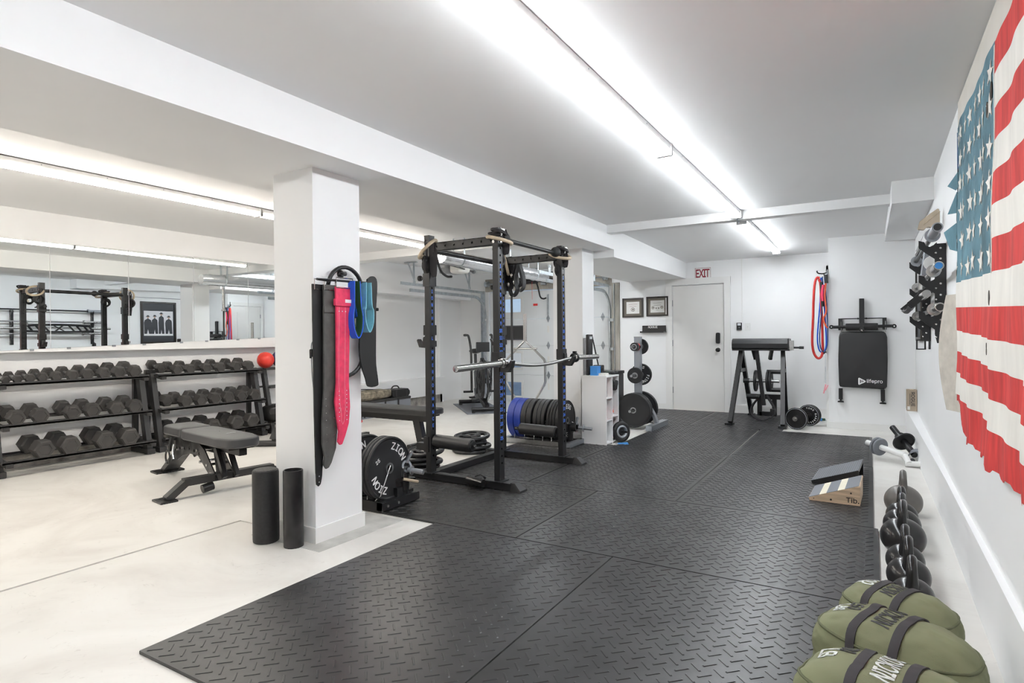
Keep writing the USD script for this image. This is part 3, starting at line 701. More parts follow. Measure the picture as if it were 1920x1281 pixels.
# looped bands
def loop_band(y, x, z0, w, yw, mat, label, inner=None):
    t = thing('resistance_band', label, 'resistance band', (x, y, 0))
    p = [(.0, -yw * .55, 1.56), (.0, -yw * .62, 1.42), (.004, -yw, z0 + .13), (.008, -yw * .85, z0 + .05), (.01, 0, z0), (.012, yw * .85, z0 + .05), (.012, yw, z0 + .13), (.012, yw * .55, 1.42), (.012, yw * .35, 1.56)]
    obj('band', MB().strap(bez(p, 48), (1, 0, .0), w, .006), mat, t)
    if inner:
        p2 = [(q[0], q[1] * .8, q[2] + .010 * (1 - abs(q[2] - z0) / .4)) for q in p]; obj('inner_face', MB().strap(bez(p2, 48), (1, 0, 0), w * .96, .003), inner, t)
    return t
loop_band(2.632, -2.70, 1.215, .055, .036, 'blue_band', 'bright blue looped resistance band hanging right of the pink belt', 'green_band')
loop_band(2.668, -2.735, 1.34, .05, .022, 'blue_band', 'small dark blue looped band behind the bright blue one', 'navy_cord')
loop_band(2.735, -2.71, 1.252, .06, .032, 'aqua_band', 'pale aqua looped fabric band beside the blue band')
def x_strap(t, y0):
    obj('embossed_mark', MB().text('R', .045, (.0135, 2.822 - y0, 1.45), (0, 1, 0), (0, 0, 1), .001), 'dark_frame', t)
    obj('edge_tab', MB().box((.006, 2.885 - y0, 1.40), (.02, .012, .02), .003), 'black_leather', t)
hung('lifting_belt', smooth_outline([(2.80, 1.59), (2.84, 1.612), (2.875, 1.60), (2.885, 1.55), (2.873, 1.40), (2.868, 1.19), (2.868, 1.05), (2.885, .94), (2.878, .905), (2.80, .905), (2.775, .96), (2.735, 1.06), (2.725, 1.18), (2.745, 1.30), (2.775, 1.42), (2.785, 1.52)], 5), -2.762, .012, 'black_leather', 'wide black neoprene belt hanging past the right edge of the column', 'lifting belt', x_strap)
t = thing('lanyard', 'thin grey strap with clip hanging at the left edge of the belts', 'strap', (-2.79, 2.40, 0))
obj('cord', MB().path(bez([(0, .0, 1.53), (0, -.01, 1.42), (0, -.005, 1.22), (0, -.02, 1.17), (0, -.018, 1.02), (0, -.008, .93)]), .0035, 6).path(bez([(0, .0, 1.53), (0, .004, 1.3), (0, -.004, 1.05), (0, -.008, .93)]), .0035, 6), 'grey_paint', t)
obj('clip', MB().box((.004, -.012, 1.13), (.02, .035, .045), .006).tube((.004, -.03, 1.13), (.004, -.03, 1.10), .006, 8), 'black_plastic', t)
# ================================================================== plates
def bumper(name, c, ax, R, t, mat, label, group=None, txt=None, rot0=0., hub=.075, txt_mat='white_print', face=1, ring='steel', cat='weight plate', dish=.006, th=.05):
    """weight plate with its axis along ax through the centre c; lettering on the face towards ax * face."""
    ax = norm(ax); T = thing(name, label, cat, c, 0, group); h = t / 2
    pr = [(.0262, -h + .004), (hub, -h + .004), (hub + .006, -h + dish), (R * .90, -h + dish), (R * .94, -h), (R - .006, -h), (R, -h + .006), (R, h - .006), (R - .006, h), (R * .94, h), (R * .90, h - dish), (hub + .006, h - dish), (hub, h - .004), (.0262, h - .004), (.0262, -h + .004)]
    obj('plate_body', MB().lathe(pr, (0, 0, 0), ax, 48), mat, T, 25)
    obj('hub_ring', MB().lathe([(.025, -h), (.040, -h), (.040, h), (.025, h), (.025, -h)], (0, 0, 0), ax, 24), ring, T)
    if txt:
        n = ax * face; up = np.array([0, 0, 1.]); up = norm(up - n * (up @ n)) if abs(n[2]) < .9 else np.array([0, 1., 0]); rt = np.cross(up, n)
        rr = R * .70
        for base in (0, 180):
            k = len(txt); st = 17.
            for i, ch in enumerate(txt):
                if ch == ' ': continue
                a = math.radians(rot0 + base + (k - 1) * st / 2 - i * st); d = -math.sin(a) * rt + math.cos(a) * up
                obj('raised_letter', MB().text(ch, th, n * (h - dish - .0005) + d * rr, np.cross(d, n), d, .0016), txt_mat, T, False)
    return T
# ---- front plate rack beside the column
t = thing('plate_rack', 'black low plate rack beside the white column holding lettered bumper plates', 'plate rack', (-3.35, 3.235, .013))
for y in (-.155, .155): obj('side_rail', MB().bar((-.52, y, .035), (.46, y, .035), .05, .06, .003), 'black_metal', t)
for x in (-.50, -.02, .44): obj('cross_rail', MB().bar((x, -.18, .035), (x, .21, .035), .055, .055, .003), 'black_metal', t)
for x, l in ((-.36, .0), (-.13, .0), (.09, 0), (.30, .0), (.375, .045)):
    obj('divider_rod', MB().path([(x, -.155, .06), (x + l, -.15, .10), (x + l * 1.3, -.06, .30)], .006, 8).path([(x, .155, .06), (x, .15, .10), (x, .08, .30)], .006, 8), 'chrome', t)
for y in (-.13, -.02): obj('bolt', MB().tube((.466, y, .034), (.474, y, .034), .010, 10), 'chrome', t)
obj('handle_socket', MB().tube((.40, .12, .05), (.40, .12, .21), .036, 16).box((.40, .03, .09), (.08, .06, .07), .005), 'black_metal', t)
Y0 = 3.19; G = 'bumper plates in the front plate rack'
for x, th, r, lab, tx in ((-2.952, .030, 42, 'lettered black bumper plate at the front end of the rack beside the column', 'ZION'), (-2.985, .026, 0, 'black bumper plate second from the front end of the rack beside the column', None),
                      (-3.014, .026, 0, 'black bumper plate third from the front end of the rack beside the column', None),
                      (-3.175, .045, -38, 'lettered black bumper plate behind the front group of three, beside the column', 'ZION'), (-3.225, .04, 0, 'black bumper plate of the rear group of the front rack', None), (-3.27, .04, 0, 'black bumper plate second of the rear group of the front rack', None),
                      (-3.315, .035, 0, 'black bumper plate third of the rear group of the front rack', None), (-3.43, .06, 0, 'thick black bumper plate near the hidden end of the front rack', None)):
    T = bumper('bumper_plate', (x, Y0, .288), (1, 0, 0), .225, th, 'black_rubber', lab, G, tx, -r)
    if x == -2.952:
        obj('weight_mark', MB().text('25', .026, (.0095, -.115, .065), (0, .85, .5), (0, -.5, .85), .0015), 'white_print', T)
t = thing('barbell_collar', 'grey clamp collar with lever and handle at the end of the front plate rack', 'barbell collar', (-2.95, 3.365, .205))
obj('collar_ring', MB().lathe([(.028, -.025), (.045, -.025), (.047, 0), (.045, .025), (.028, .025), (.028, -.025)], (0, 0, .06), (1, -.2, .3), 20), 'grey_metal', t)
obj('handle', MB().tube((.03, 0, .04), (.15, .03, .03), .019, 14).tube((.06, .005, .038), (.065, .006, .038), .034, 14), 'grey_metal', t)
obj('lever', MB().bar((.01, .0, .09), (.03, .045, .17), .022, .018, .004), 'grey_metal', t)
obj('clamp_block', MB().box((-.01, -.02, .03), (.07, .06, .07), .008), 'steel', t)
t = thing('barbell_jack', 'small black barbell stand with a tan handle on the front plate rack', 'barbell tool', (-2.95, 3.325, .075))
obj('stand_frame', MB().bar((.0, -.05, .01), (.0, .09, .01), .07, .03, .004).bar((0, -.03, .01), (-.01, -.05, .12), .05, .03, .004).bar((-.02, -.05, .11), (.06, .08, .10), .04, .025, .004), 'gloss_black', t)
obj('tan_handle', MB().tube((.035, -.02, .115), (.10, .07, .085), .011, 10), 'ring_wood', t)

# ---- rear plate rack with blue plates
t = thing('plate_rack', 'low plate rack behind the power rack holding two blue plates and many black ones', 'plate rack', (-3.19, 6.0, .013))
for y in (-.15, .15): obj('side_rail', MB().bar((-.44, y, .03), (.40, y, .03), .045, .05, .003), 'steel', t)
for x in (-.43, .39): obj('cross_rail', MB().bar((x, -.18, .03), (x, .20, .03), .05, .05, .003), 'grey_metal', t)
for x in (-.30, -.17, -.05, .06, .17, .28): obj('divider_rod', MB().path([(x, -.15, .05), (x, -.14, .12), (x, -.06, .28)], .005, 8), 'chrome', t)
obj('collar_post', MB().tube((.34, -.02, .05), (.34, -.02, .24), .03, 14), 'black_metal', t)
G = 'bumper plates in the rear plate rack'
X = -3.56
for k, (th, mt, tx, lab) in enumerate([(.085, 'blue_rubber', None, 'blue bumper plate at the left end of the rear plate rack'), (.085, 'blue_rubber', None, 'blue bumper plate second from the left in the rear plate rack'),
        (.062, 'black_rubber', None, 'dark thick bumper plate right beside the blue plates'), (.062, 'black_rubber', None, 'dark thick bumper plate second from the blue plates'), (.045, 'black_rubber', None, 'black bumper plate third from the blue plates'),
        (.045, 'black_rubber', None, 'black bumper plate fourth from the blue plates'), (.045, 'black_rubber', 'ZION', 'black bumper plate with lettering fifth from the blue plates'), (.03, 'black_rubber', None, 'thin black plate sixth from the blue plates'),
        (.03, 'black_rubber', None, 'thin black plate seventh from the blue plates'), (.03, 'black_rubber', None, 'thin black plate eighth from the blue plates'), (.06, 'black_rubber', 'FITNESS', 'black plate with white ring of lettering at the right end of the rear rack')]):
    bumper('bumper_plate', (X + th / 2, 6.0, .285), (1, .04, 0), .225, th, mt, lab, G, tx, 20 * k, ring='steel'); X += th + .005 + (.02 if k in (3, 6) else 0)
t = thing('barbell_collar', 'dark clamp collar with handle at the right end of the rear plate rack', 'barbell collar', (-2.80, 5.98, .16))
obj('collar_ring', MB().lathe([(.028, -.03), (.05, -.03), (.05, .03), (.028, .03), (.028, -.03)], (0, 0, .06), (1, 0, .1), 20), 'black_metal', t)
obj('handle', MB().tube((.05, 0, .06), (.20, .02, .05), .018, 12).tube((.10, .007, .056), (.106, .008, .056), .04, 14), 'grey_metal', t)
obj('lever', MB().bar((.02, .0, .09), (.03, .02, .17), .02, .02, .004), 'grey_metal', t)

# ---- plates lying flat on the floor
def flat_plate(c, R, th, label, group, tilt=(0, 0)):
    T = thing('grip_plate', label, 'weight plate', c, 0, group); m = MB()
    q = Point(0, 0).buffer(R * .93, 32).difference(Point(0, 0).buffer(.027))
    for a in (20, 140, 260):
        s = LineString([(R * .62 * math.cos(math.radians(a + d)), R * .62 * math.sin(math.radians(a + d))) for d in np.linspace(-32, 32, 9)]).buffer(R * .12)
        q = q.difference(s)
    m.ext(q, th * .5, (0, 0, -th * .25)); m.turn(rot((1, 0, 0), tilt[0])).turn(rot((0, 1, 0), tilt[1])); obj('plate_web', m, 'black_metal', T)
    r = MB().torus((0, 0, 0), (0, 0, 1), R * .92, th * .5, 40, 8).torus((0, 0, 0), (0, 0, 1), .05, th * .45, 24, 8).turn(rot((1, 0, 0), tilt[0])).turn(rot((0, 1, 0), tilt[1]))
    obj('rim', r, 'black_metal', T)
G = 'grip plates piled on the floor behind the power rack'
for k, (z, dx, tl, nm) in enumerate([(.022, 0, 0, 'lowest'), (.066, .02, 0, 'second from the bottom'), (.11, -.015, 0, 'second from the top'), (.166, .01, 4, 'topmost')]):
    flat_plate((-3.66 + dx, 5.22 + dx, z), .19, .042, f'black grip plate, {nm} of the pile inside the power rack', G, (tl, 0))
G = 'grip plates piled on the floor behind the front plate rack'
for k, (z, dx, tl, nm) in enumerate([(.022, 0, 0, 'lowest'), (.066, .02, 0, 'second from the bottom'), (.112, -.02, 3, 'second from the top'), (.16, .03, 6, 'topmost')]):
    flat_plate((-3.56 + dx, 4.28 + dx, z + .013), .17, .04, f'black grip plate, {nm} of the pile left of the power rack', G, (tl, 0))

# ================================================================== power rack
RX, RY = -2.87, 4.575
t = thing('power_rack', 'tall black four post power rack with blue lettering on its posts', 'power rack', (RX, RY, .013)); PR = t
P4 = {'front_near': (.335, -.565), 'back_near': (-.34, -.58), 'front_far': (.333, .565), 'back_far': (-.34, .565)}
H, PT = 2.055, .0567
def upright(x, y, letters, z0):
    side = sbox(-.035, .06, .035, H).difference(unary_union([Point(0, z).buffer(.0095, 3) for z in np.arange(z0 - 30 * PT + PT / 2, H - .04, PT) if z > .15]))
    m = MB()
    for s in (-.025, .0205): m.ext(side, .0045, (x + s, y, 0), (0, 1, 0), (0, 0, 1))
    for s in (-.0325, .0325): m.span((x - .0255, y + s - .0028, .06), (x + .0255, y + s + .0028, H), .001)
    u = obj('upright', m, 'black_metal', t, 20)
    if letters:
        lm = MB()
        for i, ch in enumerate(letters): lm.text(ch, .026, (x + .0245, y, z0 - i * PT), (0, 1, 0), (0, 0, 1), .0016)
        obj('blue_lettering', lm, 'blue_paint', u, False, kind='stuff')
    obj('top_cap', MB().box((x, y, H + .004), (.053, .073, .010), .003), 'black_plastic', u)
    obj('bolt', MB().tube((x - .015, y - .035, H - .10), (x - .015, y - .042, H - .10), .012, 10), 'chrome', u)
    obj('bolt', MB().tube((x + .025, y + .0, H - .095), (x + .032, y, H - .095), .011, 10), 'chrome', u)
    obj('base_plate', MB().box((x, y, .063), (.10, .13, .008), .002), 'black_metal', u)
    return u
NUM = [str(k) for k in range(1, 26)]
upright(*P4['front_near'], NUM, 1.763); upright(*P4['front_far'], NUM, 1.763)
upright(*P4['back_near'], list('NATIONSHEALTHPERFORMANCE'), 1.763); upright(*P4['back_far'], list('NATIONSHEALTHPERFORMANCE'), 1.763)
for y in (-.575, .565):
    obj('base_tube', MB().bar((-.52, y, .032), (.48, y, .032), .07, .055, .004), 'black_metal', t)
    v = []
    for x, e in ((.46, .037), (.50, .037), (.56, .06)):
        zt = .066 if x < .55 else .016
        v += [(x, y - e, 0), (x, y + e, 0), (x, y + e * .85, zt), (x, y - e * .85, zt)]
    obj('rubber_foot', MB().raw(*hull(np.array(v))), 'black_rubber', t)
obj('rear_tube', MB().bar((-.36, -.55, .032), (-.36, .55, .032), .07, .055, .004), 'black_metal', t)
def crossbar(y, z0, z1):
    pl = sbox(-.33, -.035, .32, .035).difference(unary_union([Point(x, 0).buffer(.009, 3) for x in np.arange(-.25, .3, .09)]))
    m = MB()
    for s in (-.022, .018): m.ext(pl, .004, (0, y + s + .004, 1.965), (1, 0, 0), (0, 0, 1))
    for s in (-.033, .033): m.span((-.33, y - .022, 1.965 + s - .002), (.32, y + .022, 1.965 + s + .002))
    obj('side_crossbar', m, 'black_metal', t, 20)
crossbar(-.57, 0, 0); crossbar(.565, 0, 0)
obj('pull_up_bar', MB().tube((-.34, -.56, 1.945), (-.34, .56, 1.945), .024, 18), 'gloss_black', t)
fb = obj('pull_up_bar', MB().tube((.335, -.54, 1.985), (.335, .55, 1.985), .0185, 16), 'black_metal', t)
obj('ball_grip', MB().ball((.345, -.475, 1.992), .047, 3), 'black_rubber', fb)
obj('ball_grip', MB().ball((.345, .43, 1.992), .047, 3), 'black_rubber', fb)
for x, y, z in ((.335, -.565, .985), (.333, .565, .985)):
    h = MB().box((x, y, z + .05), (.066, .088, .10), .004)
    prof = Polygon([(.02, -.055), (.02, .06), (.045, .06), (.05, .0), (.075, -.028), (.105, .0), (.125, .035), (.14, .03), (.13, -.02), (.10, -.06)])
    h.ext(prof, .05, (x, y + .025, z), (1, 0, 0), (0, 0, 1))
    obj('bar_hook', h, 'black_metal', t)
for x, y in ((-.34, -.58), (-.34, .565)):
    h = MB().box((x, y, 1.265), (.07, .09, .085), .004).ext(Polygon([(-.03, -.05), (-.03, .05), (-.055, .04), (-.065, -.02), (-.09, -.005), (-.115, .025), (-.125, .015), (-.10, -.045)]), .045, (x, y + .02, 1.165), (1, 0, 0), (0, 0, 1)).box((x, y, 1.15), (.07, .09, .05), .004)
    obj('bar_hook', h, 'black_metal', t)
def roller(p0, p1, r, tag_):
    d = norm(np.subtract(p1, p0)); L = np.linalg.norm(np.subtract(p1, p0))
    R_ = obj('roller_pad', MB().lathe([(0, 0), (r - .008, 0), (r, .008), (r, L - .008), (r - .008, L), (0, L)], p0, d, 28), 'black_vinyl', t, 30)
    obj('end_disc', MB().lathe([(0, L), (r * .8, L), (r * .8, L + .006), (.014, L + .008), (.014, L + .02), (0, L + .021)], p0, d, 16), 'black_plastic', R_)
    obj('end_bolt', MB().tube(np.add(p0, d * (L + .018)), np.add(p0, d * (L + .03)), .012, 10), 'chrome', R_)
    obj('axle', MB().tube(np.subtract(p0, d * .06), np.add(p0, d * .01), .016, 10), 'black_metal', R_)
roller((-.31, -.56, .325), (.075, -.56, .315), .056, 'a'); roller((-.12, .55, .293), (.275, .56, .285), .056, 'b')
obj('spotter_bracket', MB().box((-.42, -.58, .275), (.11, .06, .06), .005).box((-.36, -.58, .30), (.05, .085, .13), .004), 'black_metal', t)
obj('spotter_pin', MB().path([(-.40, -.58, .31), (-.43, -.59, .34), (-.38, -.60, .345), (-.36, -.59, .31)], .005, 6), 'chrome', t)
ft = MB().tube((.10, -.665, .063), (.26, -.685, .055), .031, 18)
obj('foot_roller', ft, 'gloss_black', t)
obj('foot_clamp', MB().bar((.12, -.60, .075), (.20, -.66, .075), .05, .014, .002).tube((.21, -.585, .07), (.22, -.61, .085), .009, 8), 'black_metal', t)
obj('foot_pin', MB().path([(.15, -.64, .09), (.19, -.62, .105), (.24, -.615, .085)], .006, 6), 'black_metal', t)
for y in (-.58, .565):
    obj('locking_knob', MB().tube((-.36, y, 1.715), (-.43, y, 1.71), .011, 10).lathe([(0, 0), (.02, 0), (.024, .008), (.024, .024), (.018, .03), (0, .03)], (-.43, y, 1.71), (-1, 0, 0), 14), 'black_plastic', t)
    obj('pin_sleeve', MB().box((-.34, y, 1.69), (.07, .092, .11), .004), 'black_metal', t)

# ---- cambered bar on the hooks
t = thing('barbell', 'steel cambered barbell resting across the front hooks of the power rack', 'barbell', (-2.46, 4.58, 1.0))
sh = bez([(0, -.62, .012), (0, -.50, .004), (0, -.30, -.016), (0, -.10, -.026), (0, .12, -.026), (0, .36, -.010), (0, .56, .006), (0, .66, .012)], 60)
obj('shaft', MB().path(sh, .0145, 14), 'steel', t, 40)
for s, a, b in ((-1, -.60, -1.245), (1, .66, 1.245)):
    za, zb = .012, (-.004 if s < 0 else .004)
    sl = obj('sleeve', MB().lathe([(0, 0), (.025, 0), (.0253, .01), (.0253, abs(b - a) - .004), (.0225, abs(b - a)), (.012, abs(b - a) - .002), (0, abs(b - a) - .002)], (0, a, za), (0, b - a, zb - za), 24), 'chrome', t, 40)
    obj('sleeve_collar', MB().lathe([(.024, 0), (.037, 0), (.039, .004), (.039, .026), (.036, .03), (.024, .03)], (0, a, za), (0, b - a, zb - za), 24), 'chrome', sl)
obj('spring_clip', MB().torus((0, -.66, .011), (0, 1, 0), .029, .004, 24, 6).torus((0, -.645, .011), (0, 1, 0), .029, .004, 24, 6).path([(0, -.66, .042), (0, -.62, .046)], .006, 6), 'chrome', t)
bc = thing('barbell_clamp', 'dark round clamp collar on the right sleeve of the cambered barbell', 'barbell collar', (-2.46, 5.27, 1.012))
obj('clamp_ring', MB().lathe([(.026, -.018), (.044, -.018), (.047, -.012), (.047, .012), (.044, .018), (.026, .018), (.026, -.018)], (0, 0, 0), (0, 1, 0), 24), 'black_plastic', bc)
obj('latch', MB().box((.0, 0, .052), (.03, .034, .02), .004), 'black_plastic', bc)

# ---- wooden gymnastic rings and straps slung on the post tops
def gym_ring(c, ax, label, strapz):
    t = thing('gymnastic_ring', label, 'gymnastic ring', c, 0, 'wooden rings hung on the power rack posts')
    obj('wooden_ring', MB().torus((0, 0, 0), ax, .10, .0145, 40, 10), 'ring_wood', t, 40)
    for k, (dx, dy, w) in enumerate(((.02, .035, .04), (-.03, .03, .045))):
        p = bez([(dx, dy, .085), (dx * 1.6, dy * 1.5, .02), (dx * 2.2, dy * 1.2, -.06), (dx * 1.4, dy * 1.4, strapz), (dx * .6, dy * 1.2, strapz * .6), (dx, dy, .06)], 30)
        obj('strap', MB().strap(p, (1, .3, 0), w, .005), 'webbing', t)
    b = MB()
    for k in range(4): b.torus((.005 * k - .045, .03 + .004 * k, -.12 - .008 * k), (.8, .5 - .25 * k, .15), .062 - .004 * k, .013, 22, 6)
    obj('strap_roll', b, 'black_rubber', t, True)
    return t
gym_ring((-3.175, 3.93, 1.955), (-.62, -.37, .70), 'pale wooden ring over the left front post of the power rack with coiled black straps', -.22)
gym_ring((-2.535, 4.04, 1.985), (.25, .1, 1), 'pale wooden ring pushed down around the tall centre post of the power rack', -.10)
gym_ring((-2.535, 5.12, 1.985), (.35, -.2, 1), 'pale wooden ring around the right post of the power rack', -.10)
gym_ring((-3.18, 5.19, 1.95), (.75, .45, .2), 'wooden ring with black straps on the far back post of the power rack', -.24)
def strap_bundle(c, label):
    t = thing('strap_bundle', label, 'strap', c, 0); m = MB(); q = np.random.default_rng(int(abs(c[0] * 100)))
    for k in range(5):
        m.torus((q.uniform(-.02, .02), q.uniform(-.02, .02), q.uniform(-.03, .02)), (q.uniform(-.4, .4), q.uniform(-.4, .4), 1), .048 + .004 * k, .009, 24, 6)
    obj('coiled_strap', m, 'webbing', t, True)
    obj('cam_buckle', MB().box((.045, .0, .0), (.022, .04, .045), .004), 'chrome', t)
    obj('chain_links', MB().path([(.05, -.03, .03), (.06, -.02, .0), (.055, -.035, -.04)], .006, 6), 'chrome', t)
strap_bundle((-2.535, 4.01, 2.045), 'coil of black strap with steel buckle on top of the tall centre post'); strap_bundle((-2.535, 5.14, 2.04), 'coil of strap with bright buckle on top of the right post')
t = thing('strap_tail', 'black hose like strap curving down from the left front post towards the garage opener', 'strap', (-3.15, 3.99, 1.86))
obj('tail', MB().path(bez([(0, 0, .12), (.03, .0, .0), (.06, .01, -.09), (.12, .01, -.135), (.17, .01, -.14)]), .010, 8), 'black_rubber', t)
# ================================================================== garage corner, left rear
def track(x, side, label, y0):
    """galvanised garage door track: vertical run, curve, double horizontal run."""
    t = thing('garage_track', label, 'door track', (x, YB, 0)); s = side
    def chan(pts, w=.045, d=.02): return MB().strap(bez(pts, 40) if len(pts) > 2 else pts, (1, 0, 0), d, w)
    obj('vertical_track', MB().bar((0, -.05, .02), (0, -.05, 1.62), .02, .05, .002, (0, 1, 0)), 'galvanised', t)
    c = arc((0, -.42, 1.62), .37, 0, 90, 12, (0, 1, 0), (0, 0, 1)); c = [(0, p[1], p[2]) for p in c]
    obj('curved_track', MB().strap(c, (1, 0, 0), .022, .05), 'galvanised', t)
    obj('horizontal_track', MB().bar((0, -.42, 1.99), (0, y0 - YB + .22, 2.0), .022, .05, .002), 'galvanised', t)
    obj('upper_track', MB().bar((0, -.12, 2.085), (0, y0 - YB, 2.10), .022, .045, .002), 'galvanised', t)
    obj('angle_iron', MB().bar((s * .05, -.02, .02), (s * .05, -.02, 2.12), .06, .006, .001, (0, 1, 0)).bar((s * .08, -.05, .02), (s * .08, -.05, 2.12), .005, .06, .001, (0, 1, 0)), 'galvanised', t)
    for z in (.4, 1.0, 1.5): obj('bracket', MB().box((s * .03, -.05, z), (.07, .05, .05), .003), 'galvanised', t)
    for dy in (.32, 1.9):
        y = y0 - YB + dy
        obj('hanger', MB().bar((0, y, 2.12), (0, y, 2.46), .035, .004, .001, (0, 1, 0)).bar((0, y + .03, 2.13), (s * .0, y - .15, 2.45), .03, .004, .001), 'galvanised', t)
        obj('ceiling_strip', MB().bar((-.16, y - .04, 2.455), (.10, y - .04, 2.455), .035, .012, .001), 'galvanised', t)
    for z in (.51, 1.06, 1.56): obj('roller_wheel', MB().lathe([(0, -.006), (.022, -.006), (.022, .006), (0, .006)], (-s * .01, -.05, z), (1, 0, 0), 14), 'white_plastic', t)
    obj('lift_cable', MB().tube((-s * .04, -.03, 2.1), (-s * .04, -.025, .1), .0018, 5), 'grey_metal', t)
    return t
track(-6.45, -1, 'galvanised double garage door track along the left wall', 7.30)
track(-3.865, 1, 'galvanised garage door track right of the second column', 7.15)
t = thing('door_spring', 'dark torsion spring shaft above the garage door', 'door spring', (-5.15, YB - .10, 2.24))
obj('shaft', MB().tube((-1.25, 0, 0), (1.25, 0, 0), .0135, 12), 'grey_metal', t)
co = MB()
for a, b in ((-.9, -.1), (.1, .95)):
    n = 46
    for k in range(n): co.torus((a + (b - a) * k / n, 0, 0), (1, 0, .04), .036, .0075, 12, 5)
obj('coil', co, 'dark_frame', t, True, kind='stuff')
for x in (-1.22, 1.22): obj('cable_drum', MB().lathe([(0, -.035), (.055, -.035), (.06, -.028), (.045, -.02), (.045, .02), (.06, .028), (.055, .035), (0, .035)], (x, 0, 0), (1, 0, 0), 20), 'galvanised', t)
obj('centre_plate', MB().box((0, .05, 0), (.10, .09, .14), .003), 'galvanised', t)
struct('trim_header', MB().span((GX0 - .05, YB - .035, 2.10), (GX1 + .05, YB, 2.34), .004), 'weathered_wood')
# ---- opener, rail and foil duct
t = thing('garage_opener', 'grey and cream garage door opener hanging from the ceiling behind the power rack', 'garage door opener', (-5.60, 7.62, 2.31), -12)
obj('motor_housing', MB().box((-.12, 0, 0), (.15, .34, .16), .01), 'grey_paint', t)
lens = trimesh.creation.icosphere(3, 1.); v = np.sign(lens.vertices) * np.abs(lens.vertices) ** .45 * (.125, .13, .085)
obj('light_lens', (v + (.10, 0, -.01), lens.faces), 'paper', t, True)
obj('vent_slots', MB().box((-.12, -.173, .01), (.11, .006, .008)).box((-.12, -.173, .03), (.11, .006, .008)), 'white_plastic', t, False, kind='stuff')
for x in (-.14, .10): obj('hanger', MB().bar((x, 0, .07), (x, 0, .165), .03, .004, .001, (0, 1, 0)), 'galvanised', t)
obj('rail', MB().bar((.02, .15, .06), (.52, 2.05, .02), .04, .04, .003), 'dark_frame', t)
t = thing('foil_duct', 'shiny foil air duct running under the ceiling behind the power rack', 'air duct', (-4.47, 7.0, 2.195))
n = 60; ys = np.linspace(-1.3, 1.6, n); pr = [(.088 + .0025 * ((k // 2) % 2), y) for k, y in enumerate(ys)]
obj('duct_skin', MB().lathe([(0, -1.3)] + pr + [(0, 1.6)], (0, 0, 0), (-.045, 1, 0), 32), 'duct_foil', t, 40)
for y in (-.9, .3, 1.2):
    obj('joint_band', MB().torus((-.045 * y, y, 0), (-.045, 1, 0), .092, .006, 32, 6), 'galvanised', t)
    obj('hanging_strap', MB().strap([(-.045 * y - .085, y, .0), (-.045 * y - .085, y, .27)], (0, 1, 0), .03, .002).strap([(-.045 * y + .085, y, .0), (-.045 * y + .085, y, .27)], (0, 1, 0), .03, .002), 'galvanised', t)
t = thing('hanging_rod', 'thin dark rod with washer end slung under the garage ceiling', 'rod', (-5.35, 7.3, 2.27))
obj('rod', MB().tube((.18, -.75, .02), (-.12, .62, .0), .013, 10), 'dark_frame', t)
obj('end_washer', MB().disc((-.12, .63, .0), (-.2, 1, 0), .032, .02, 16), 'grey_metal', t)
obj('hanger', MB().tube((.0, .1, .01), (.0, .1, .195), .004, 6).tube((.14, -.55, .02), (.14, -.55, .195), .004, 6), 'galvanised', t)
t = thing('release_handle', 'black bent door release lever hanging above the garage door', 'handle', (-5.12, 9.45, 2.0))
obj('lever', MB().path(bez([(-.06, 0, .26), (.0, 0, .1), (.04, 0, -.06), (.10, 0, -.10), (.16, 0, -.09)]), .014, 8), 'black_plastic', t)
obj('arm', MB().bar((-.5, 0, .30), (.25, .02, .18), .03, .03, .003), 'black_metal', t)
obj('cord', MB().tube((-.15, .05, .22), (-.15, .05, -.10), .003, 5), 'red_plastic', t)
obj('hanger', MB().tube((-.3, .0, .27), (-.3, 0, .47), .006, 6), 'galvanised', t)

# ---- air bike on its mat
t = thing('floor_mat', 'thin dark mat under the air bike', 'floor mat', (-5.78, 8.50, 0), -45)
obj('mat_sheet', MB().box((0, 0, .004), (1.55, .66, .008), .002), 'grip_grey', t, False)
t = thing('air_bike', 'black air bike with tall moving handlebars by the garage door', 'exercise bike', (-5.74, 8.47, .008), -45)
for x, w in ((-.62, .52), (.62, .50)):
    obj('floor_bar', MB().tube((x, -w / 2, .055), (x, w / 2, .055), .035, 14), 'black_metal', t)
    for s in (-1, 1): obj('rubber_foot', MB().lathe([(0, 0), (.03, 0), (.026, .03), (0, .03)], (x, s * (w / 2 - .03), 0), (0, 0, 1), 12), 'black_rubber', t)
obj('main_frame', MB().bar((-.62, 0, .08), (.05, 0, .22), .07, .09, .006).bar((.62, 0, .08), (.05, 0, .22), .07, .09, .006).bar((.05, 0, .2), (.28, 0, .85), .06, .10, .006), 'black_metal', t)
obj('seat_post', MB().bar((-.22, 0, .2), (-.34, 0, .62), .06, .10, .006).bar((-.33, 0, .6), (-.38, 0, .92), .035, .045, .004), 'dark_frame', t)
sd = trimesh.creation.icosphere(3, 1.); v = sd.vertices * (.15, .115, .045); v[:, 1] *= np.interp(v[:, 0], [-.15, .0, .15], [1.15, .9, .35])
obj('saddle', (v + (-.36, 0, .97), sd.faces), 'black_vinyl', t, True)
f_ = obj('fan_cage', MB().lathe([(.04, -.07), (.30, -.075), (.33, -.05)], (.40, 0, .50), (0, 1, 0), 36).torus((.40, 0, .50), (0, 1, 0), .33, .014, 40, 8), 'black_metal', t)
ca = MB()
for s in (-.085, .085):
    for k in range(24):
        a = 2 * math.pi * k / 24; ca.tube((.40 + .05 * math.cos(a), s, .5 + .05 * math.sin(a)), (.40 + .33 * math.cos(a), s * .6, .5 + .33 * math.sin(a)), .003, 4)
    for r in (.12, .2, .27): ca.torus((.40, s * .9, .5), (0, 1, 0), r, .003, 30, 4)
